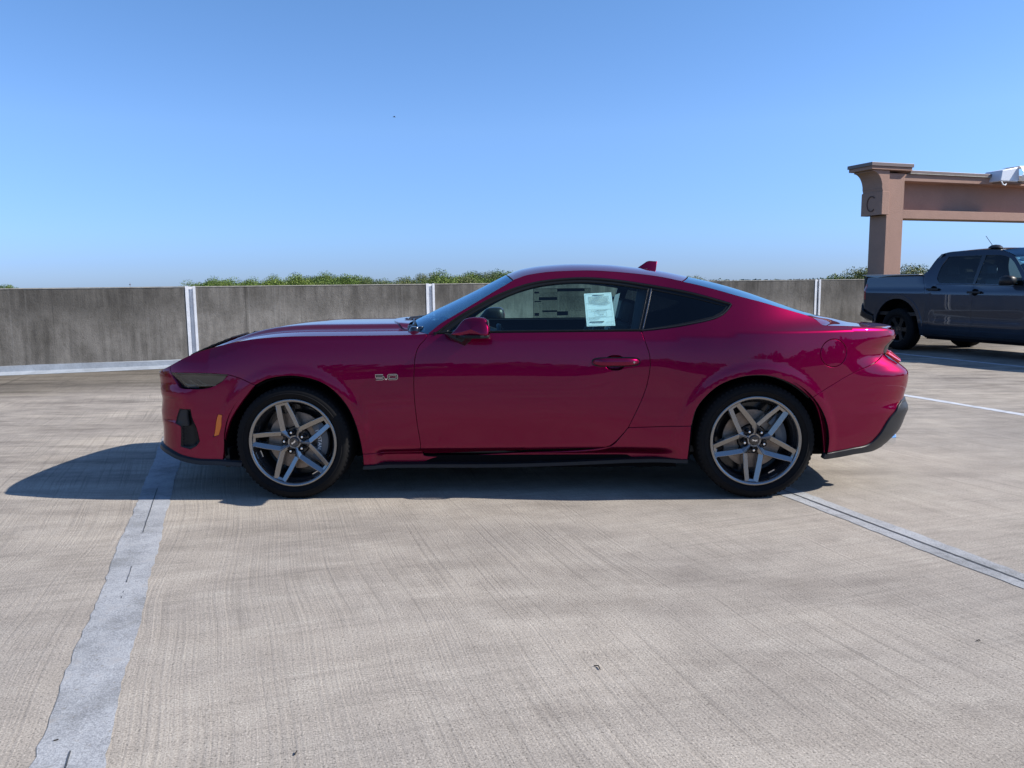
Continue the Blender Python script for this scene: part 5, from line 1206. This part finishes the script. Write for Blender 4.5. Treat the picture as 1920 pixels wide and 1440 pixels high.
# ================================================================= the pickup truck
THD = math.atan2(-.947, .32); TP = Vector((6.98, 14.23, 0)); TO = -.17       # rear axle relative to the traced origin
TWID = .91
tn = Vector((math.cos(THD+PI/2), math.sin(THD+PI/2), 0))
tb = TP + tn*TWID
truck = thing('pickup_truck', 'dark slate grey four door pickup truck parked at the right picture edge', 'truck', (tb.x, tb.y, 0), THD)
TAX, TZ = TO, .372; TFX = TO+3.076
def truck_y(x, z):
    x = np.asarray(x, float); z = np.asarray(z, float)
    y = .90-.10*np.clip((.55-z)/.3, 0, 1)**2
    y = y-.030*sst(1.02, 1.16, z)*1.0-.012*sst(.50, .75, z)*0
    h = np.maximum(z-1.17, 0); cab = sst(.15, .50, x)
    y = y-cab*(h*.26+h*h*.28)-(1-cab)*h*.12
    for cx in (TAX, TFX):
        r = np.hypot(x-cx, z-.40); y = y+.0*r
    y = y-.012*np.exp(-((z-.62)/.10)**2)*sst(.5, .7, x)*sst(2.4, 2.2, x)
    return y
def twrap(s, z):
    s = np.asarray(s, float); z = np.asarray(z, float); x = s.copy() if s.shape else s
    e0 = -.93; R = .15; a = np.clip((e0-s)/R, 0, PI/2)
    x = np.where(s < e0, e0-(R*np.sin(a))-.03*sst(.75, .6, z), s); rem = np.maximum(e0-s-R*PI/2, 0)
    y = truck_y(np.where(s < e0, e0, s), z)-np.where(s < e0, .15*(1-np.cos(a))+rem, 0)
    return x, y
def arc(cx, cz, r, a0, a1, n=22): return [[cx+r*math.cos(math.radians(a0+(a1-a0)*k/n)), cz+r*math.sin(math.radians(a0+(a1-a0)*k/n))] for k in range(n+1)]
def tchain(*segs): 
    out = []
    for s in segs:
        c = catmull(s, .05) if len(s) > 2 else [np.array(s[0], float), np.array(s[1], float)]
        if out and np.linalg.norm(out[-1]-c[0]) < 1e-3: c = c[1:]
        out += c
    if np.linalg.norm(out[-1]-out[0]) < 2e-3: out.pop()
    return out
def tside(side):
    P = lambda nm, o, m='truck', **kw: panel(nm, o, M[m], truck, side, surf=twrap, key=('T', nm, len(o), round(float(o[0][0]), 3)), **{**dict(h=.07, inset=.003), **kw})
    ar = .505
    # bed side: tail edge, rail, cab gap, sill, arch
    ra = arc(TAX, .42, ar, 197, -15)
    bed = tchain([[-1.165, .62], [-1.165, 1.25]], [[-1.165, 1.25], [-1.13, 1.32], [-1.05, 1.338]], [[-1.05, 1.338], [.318, 1.338]], [[.318, 1.338], [.45, .95], [.44, .60], [.39, .32]], [[.39, .32], ra[-1]], ra[::-1], [ra[0], [-.70, .62]], [[-.70, .62], [-1.165, .62]])
    P('bed_side', bed)
    # cab: rear pillar, roof edge, windscreen pillar down to the base
    w1 = tchain([[.705, 1.195], [.628, 1.26], [.622, 1.45], [.70, 1.632]], [[.70, 1.632], [1.345, 1.635]], [[1.345, 1.635], [1.365, 1.185]], [[1.365, 1.185], [.705, 1.195]])
    w2 = tchain([[1.395, 1.185], [1.41, 1.635]], [[1.41, 1.635], [1.76, 1.612], [1.92, 1.54], [2.08, 1.39], [2.24, 1.20]], [[2.24, 1.20], [2.24, 1.15]], [[2.24, 1.15], [1.395, 1.185]])
    cab = tchain([[.318, 1.338], [.375, 1.385], [.425, 1.50], [.47, 1.61], [.54, 1.685], [.70, 1.715]], [[.70, 1.715], [1.30, 1.725], [1.66, 1.705]], [[1.66, 1.705], [1.90, 1.62], [2.10, 1.45], [2.36, 1.19]], [[2.36, 1.19], [2.34, 1.13]], [[2.34, 1.13], [1.38, 1.165], [.66, 1.175]], [[.66, 1.175], [.56, 1.05], [.54, .70], [.53, .32]], [[.53, .32], [.39, .32]], [[.39, .32], [.44, .60], [.45, .95], [.318, 1.338]])
    P('cab_side', cab, holes=[w1, w2])
    d1 = tchain([[.66, 1.175], [1.38, 1.165]], [[1.38, 1.165], [1.375, .75], [1.36, .32]], [[1.36, .32], [.53, .32]], [[.53, .32], [.54, .70], [.56, 1.05], [.66, 1.175]])
    d2 = tchain([[1.38, 1.165], [2.34, 1.13]], [[2.34, 1.13], [2.37, .95], [2.36, .55], [2.33, .32]], [[2.33, .32], [1.36, .32]], [[1.36, .32], [1.375, .75], [1.38, 1.165]])
    doors = [P('rear_door', d1), P('front_door', d2)]
    pt_ = tchain([[1.352, 1.185], [1.338, 1.642]], [[1.338, 1.642], [1.418, 1.642]], [[1.418, 1.642], [1.402, 1.183]], [[1.402, 1.183], [1.352, 1.185]]); P('pillar_trim', pt_, 'gloss', off=.002, rim=.01)
    P('door_window', w1, 'tglass', off=-.012, rim=0, inset=-.01); P('door_window', w2, 'tglass', off=-.012, rim=0, inset=-.01)
    fa = arc(TFX, .42, ar, 195, -15)
    fen = tchain([[2.34, 1.13], [2.9, 1.12], [3.5, 1.07], [3.84, .98]], [[3.84, .98], [3.86, .5]], [[3.86, .5], [fa[-1][0], fa[-1][1]]], fa[::-1], [fa[0], [2.36, .40]], [[2.36, .40], [2.37, .95], [2.34, 1.13]]); P('front_fender', fen)
    sill = tchain([[.44, .315], [2.36, .315]], [[2.36, .315], [2.33, .235]], [[2.33, .235], [.40, .25]], [[.40, .25], [.36, .315]], [[.36, .315], [.44, .315]]); P('side_sill', sill, 'grey', off=.0)
    bmp = tchain([[-1.26, .48], [-1.26, .84]], [[-1.26, .84], [-1.10, .82], [-.98, .70], [-.86, .63]], [[-.86, .63], [-.72, .60]], [[-.72, .60], [-.70, .50]], [[-.70, .50], [-1.26, .48]]); P('rear_bumper', bmp, 'black', off=.03, rim=.04)
    tl = tchain([[-1.15, .865], [-.935, .885]], [[-.935, .885], [-.93, 1.19]], [[-.93, 1.19], [-1.15, 1.20]], [[-1.15, 1.20], [-1.15, .865]]); tlo = P('tail_light', tl, 'tred', off=.004, h=.03)
    mdl = tchain([[-1.14, .985], [-.96, .99]], [[-.96, .99], [-.96, 1.085]], [[-.96, 1.085], [-1.14, 1.085]], [[-1.14, 1.085], [-1.14, .985]]); P('reverse_lamp', mdl, 'lamp', off=.007, h=.03).parent = tlo
    for (x, dd) in ((.606, 0), (1.435, 1)):
        zz = 1.088 if dd == 0 else 1.043; y = float(truck_y(x, zz)); hn = MB(); hn.box((x-.125, y+.018, zz-.018), (x+.125, y+.042, zz+.018)); hn.box((x-.125, y-.01, zz-.016), (x-.09, y+.03, zz+.016)); hn.box((x+.09, y-.01, zz-.016), (x+.125, y+.03, zz+.016))
        if side < 0: hn.V = [(v[0], -v[1], v[2]) for v in hn.V]
        h_ = bevel(hn.build('door_handle', M['black'], doors[dd]), .008, 3)
        cu = MB(); cu.lathe([(0, .0001), (0, .055), (-.001, .058)], 24, 'y'); cu_ = cu.build('handle_recess', M['void'], doors[dd], True); cu_.location = (x, side*(y+.002), zz)  # flat dark disc stands in for the shade behind the handle
    mm = MB(); V = []
    prof = [(-.10, -.10), (-.115, 0), (-.10, .075), (-.04, .105), (.08, .105), (.13, .06), (.13, -.06), (.08, -.10)]
    for (yy, s_) in ((.90, .55), (.95, .92), (1.02, 1), (1.07, .9), (1.10, .5), (1.105, .02)):
        for p in prof: V.append((2.08+p[0]*s_*.9, side*yy, 1.225+p[1]*s_*.72))
    mm.add(V, [(a*8+j, a*8+(j+1) % 8, (a+1)*8+(j+1) % 8, (a+1)*8+j) for a in range(5) for j in range(8)]+[tuple(range(8))]); mi = mm.build('wing_mirror', M['black'], doors[1], True, 60)
    for cx in (TAX, TFX):
        m_ = MB(); V = []; n = 26
        for k in range(n+1):
            a = math.radians(-15+212*k/n); x, z = cx+.51*math.cos(a), .42+.51*math.sin(a); V += [(x, side*(float(truck_y(x, max(z, .3)))-.02), z), (x, side*.55, z)]
        m_.add(V, [(2*k, 2*k+1, 2*k+3, 2*k+2) for k in range(n)]); k0 = len(m_.V); m_.V.append((cx, side*.55, .42)); m_.F += [(2*k+1, 2*k+3, k0) for k in range(n)]; m_.build('arch_liner', M['void'], truck, True)
        fl_ = MB(); V = []
        for k in range(n+1):
            a = math.radians(-14+210*k/n)
            for (r, o_) in ((.502, -.02), (.502, .008), (.575, .010), (.585, -.004)):
                x, z = cx+r*math.cos(a), .42+r*math.sin(a); V.append((x, side*(float(truck_y(cx+.50*math.cos(a), max(z, .3)))+o_), z))
        fl_.add(V, [(k*4+j, k*4+j+1, k*4+j+5, k*4+j+4) for k in range(n) for j in range(3)]); fl_.build('arch_flare', M['truck'], truck, True, 40)
M['tred'] = mat('dark_red_lens', (.28, .012, .02), .2, coat=1)
tside(-1); tside(1)
def tpts(l): return [(x, float(truck_y(x, z)), z) for x, z in l]
loft('roof', tpts([(.62, 1.705), (.75, 1.718), (1.30, 1.725), (1.66, 1.705)]), [(.60, 1.722), (.78, 1.745), (1.25, 1.765), (1.75, 1.745)], M['truck'], truck, 24, 24, 3.0)
loft('windscreen', [(x, y-.02, z) for x, y, z in tpts([(1.66, 1.705), (1.90, 1.62), (2.10, 1.45), (2.36, 1.19)])], [(1.75, 1.745), (2.0, 1.62), (2.25, 1.44), (2.55, 1.20)], M['screen'], truck, 16, 20, 2.4)
loft('bonnet', tpts([(2.34, 1.13), (2.9, 1.12), (3.5, 1.07), (3.84, .98)]), [(2.55, 1.19), (3.0, 1.18), (3.6, 1.13), (3.92, 1.02)], M['truck'], truck, 20, 20, 3.0)
m_ = MB(); m_.prism([(.318, 1.338), (.375, 1.385), (.47, 1.60), (.56, 1.685), (.60, 1.685), (.52, 1.59), (.42, 1.35), (.42, .5), (.38, .5)], 1, -.70, .70); m_.build('cab_rear_wall', M['truck'], truck)
m_ = MB(); m_.box((-1.03, -.86, .55), (-.98, .86, 1.32)); m_.box((-1.0, -.86, .62), (.38, .86, .68)); m_.build('bed_floor', M['black'], truck)
m_ = MB(); m_.box((-1.035, -.76, .62), (-1.075, .76, 1.33)); bevel(m_.build('tailgate', M['truck'], truck), .02, 3)
for s in (-1, 1):
    m_ = MB(); y = .865; m_.box((-1.02, s*y-.055, 1.335), (.31, s*y+.03, 1.352)); bevel(m_.build('bed_rail_cap', M['railcap'] if 'railcap' in M else M['grey'], truck), .006, 2)
m_ = MB(); m_.box((3.84, -.84, .45), (3.93, .84, 1.0)); bevel(m_.build('grille', M['black'], truck), .03, 3)
m_ = MB(); m_.box((-.95, -.55, .30), (3.7, .55, .42)); m_.box((.45, -.82, .235), (2.3, .82, .34)); m_.box((-.55, -.1, .22), (.3, .15, .4)); m_.build('underbody', M['void'], truck)
m_ = MB(); m_.box((.5, -.78, .5), (.58, .78, 1.25)); m_.box((.6, -.80, .34), (2.3, .80, .40)); m_.build('cabin_floor', M['seat'], truck)
m_ = MB(); m_.prism([(2.2, .7), (2.05, 1.12), (2.45, 1.17), (2.5, .7)], 1, -.78, .78); m_.build('dashboard', M['seat'], truck)
for (x, yy, nm) in ((1.45, -.42, 'front_seat'), (1.45, .42, 'front_seat'), (.72, -.42, 'rear_seat'), (.72, .42, 'rear_seat')):
    m_ = MB(); m_.box((x, yy-.24, .5), (x+.48, yy+.24, .68)); m_.box((-.06, -.23, 0), (.07, .23, .62), Matrix.Translation((x, yy, .66)) @ Matrix.Rotation(math.radians(-14), 4, 'Y')); m_.box((-.05, -.13, 0), (.05, .13, .20), Matrix.Translation((x-.17, yy, 1.30)) @ Matrix.Rotation(math.radians(-10), 4, 'Y')); bevel(m_.build(nm, M['seat'], truck), .04, 3)
m_ = MB(); m_.lathe([(0, .105), (.02, .10), (.05, .06), (.058, .0001)], 20, 'z'); o = m_.build('aerial_base', M['black'], truck, True); o.location = (1.46, -.55, 1.742)
m_ = MB(); m_.tube([(1.40, -.55, 1.79), (1.27, -.55, 1.945)], .0045, 5); m_.build('aerial_rod', M['black'], truck)
# price sheet in the windscreen of the truck
car_m2 = Matrix.Translation(truck.location) @ rotz(THD)
m_ = MB(); m_.add([(1.93, -.655, 1.575), (2.03, -.67, 1.50), (2.08, -.50, 1.50), (1.98, -.48, 1.58)], [(0, 1, 2, 3)]); o = m_.build('window_sheet', M['paper'], None); o.matrix_world = Matrix.Translation((0, 0, 0)) @ car_m2; tag(o, 'white printed sheet inside the windscreen of the grey truck', 'paper')
m_ = MB(); m_.add([(1.955, -.630, 1.572), (2.01, -.638, 1.53), (2.045, -.53, 1.53), (1.985, -.52, 1.572)], [(0, 1, 2, 3)]); q = m_.build('print', M['ink'], o); q.location = (.004, -.004, .006)
# truck wheels
def twheel(x):
    t = MB(); t.lathe([(.03, .225), (.0, .235), (-.018, .26), (-.024, .30), (-.014, .345), (.01, .368), (.03, .373), (.20, .373), (.225, .35), (.225, .24)], 56, 'y'); w = t.build('wheel', M['rubber'], truck, True, 50)
    r = MB(); r.lathe([(.03, .20), (.0, .222), (-.004, .232), (.004, .238)], 48, 'y'); r.lathe([(.12, .0001), (.12, .21), (.03, .20)], 40, 'y'); r.build('rim', M['black'], w, True, 40)
    for k in range(6):
        s = MB(); a = k*60; V = []
        for (rr, wd_, yy) in ((.04, .045, .04), (.13, .032, .025), (.212, .046, .006)):
            for q in (-1, 1):
                p = P2c(rr, a); n_ = P2c(wd_, a+90)*q; V += [(p[0]+n_[0], yy, p[1]+n_[1]), (p[0]+n_[0]*1.1, yy+.05, p[1]+n_[1]*1.1)]
        s.add(V, [(0, 2, 6, 4), (4, 6, 10, 8), (0, 4, 5, 1), (4, 8, 9, 5), (2, 3, 7, 6), (6, 7, 11, 10)]); s.build('spoke', M['black'], w, False)
    h = MB(); h.lathe([(.06, .06), (.035, .055), (.03, .0001)], 24, 'y'); h.build('hub_cap', M['rimdark'], w, True)
    w.location = (x, -.875, .372); return w
ws_ = [twheel(TAX)]
def wcopy(w, loc, rz):
    c_ = w.copy(); C.objects.link(c_); c_.parent = truck; c_.location = loc; c_.rotation_euler = (0, 0, rz)
    for ch in list(w.children): d = ch.copy(); C.objects.link(d); d.parent = c_
wcopy(ws_[0], (TFX, -.875, .372), 0); wcopy(ws_[0], (TAX, .875, .372), PI); wcopy(ws_[0], (TFX, .875, .372), PI)
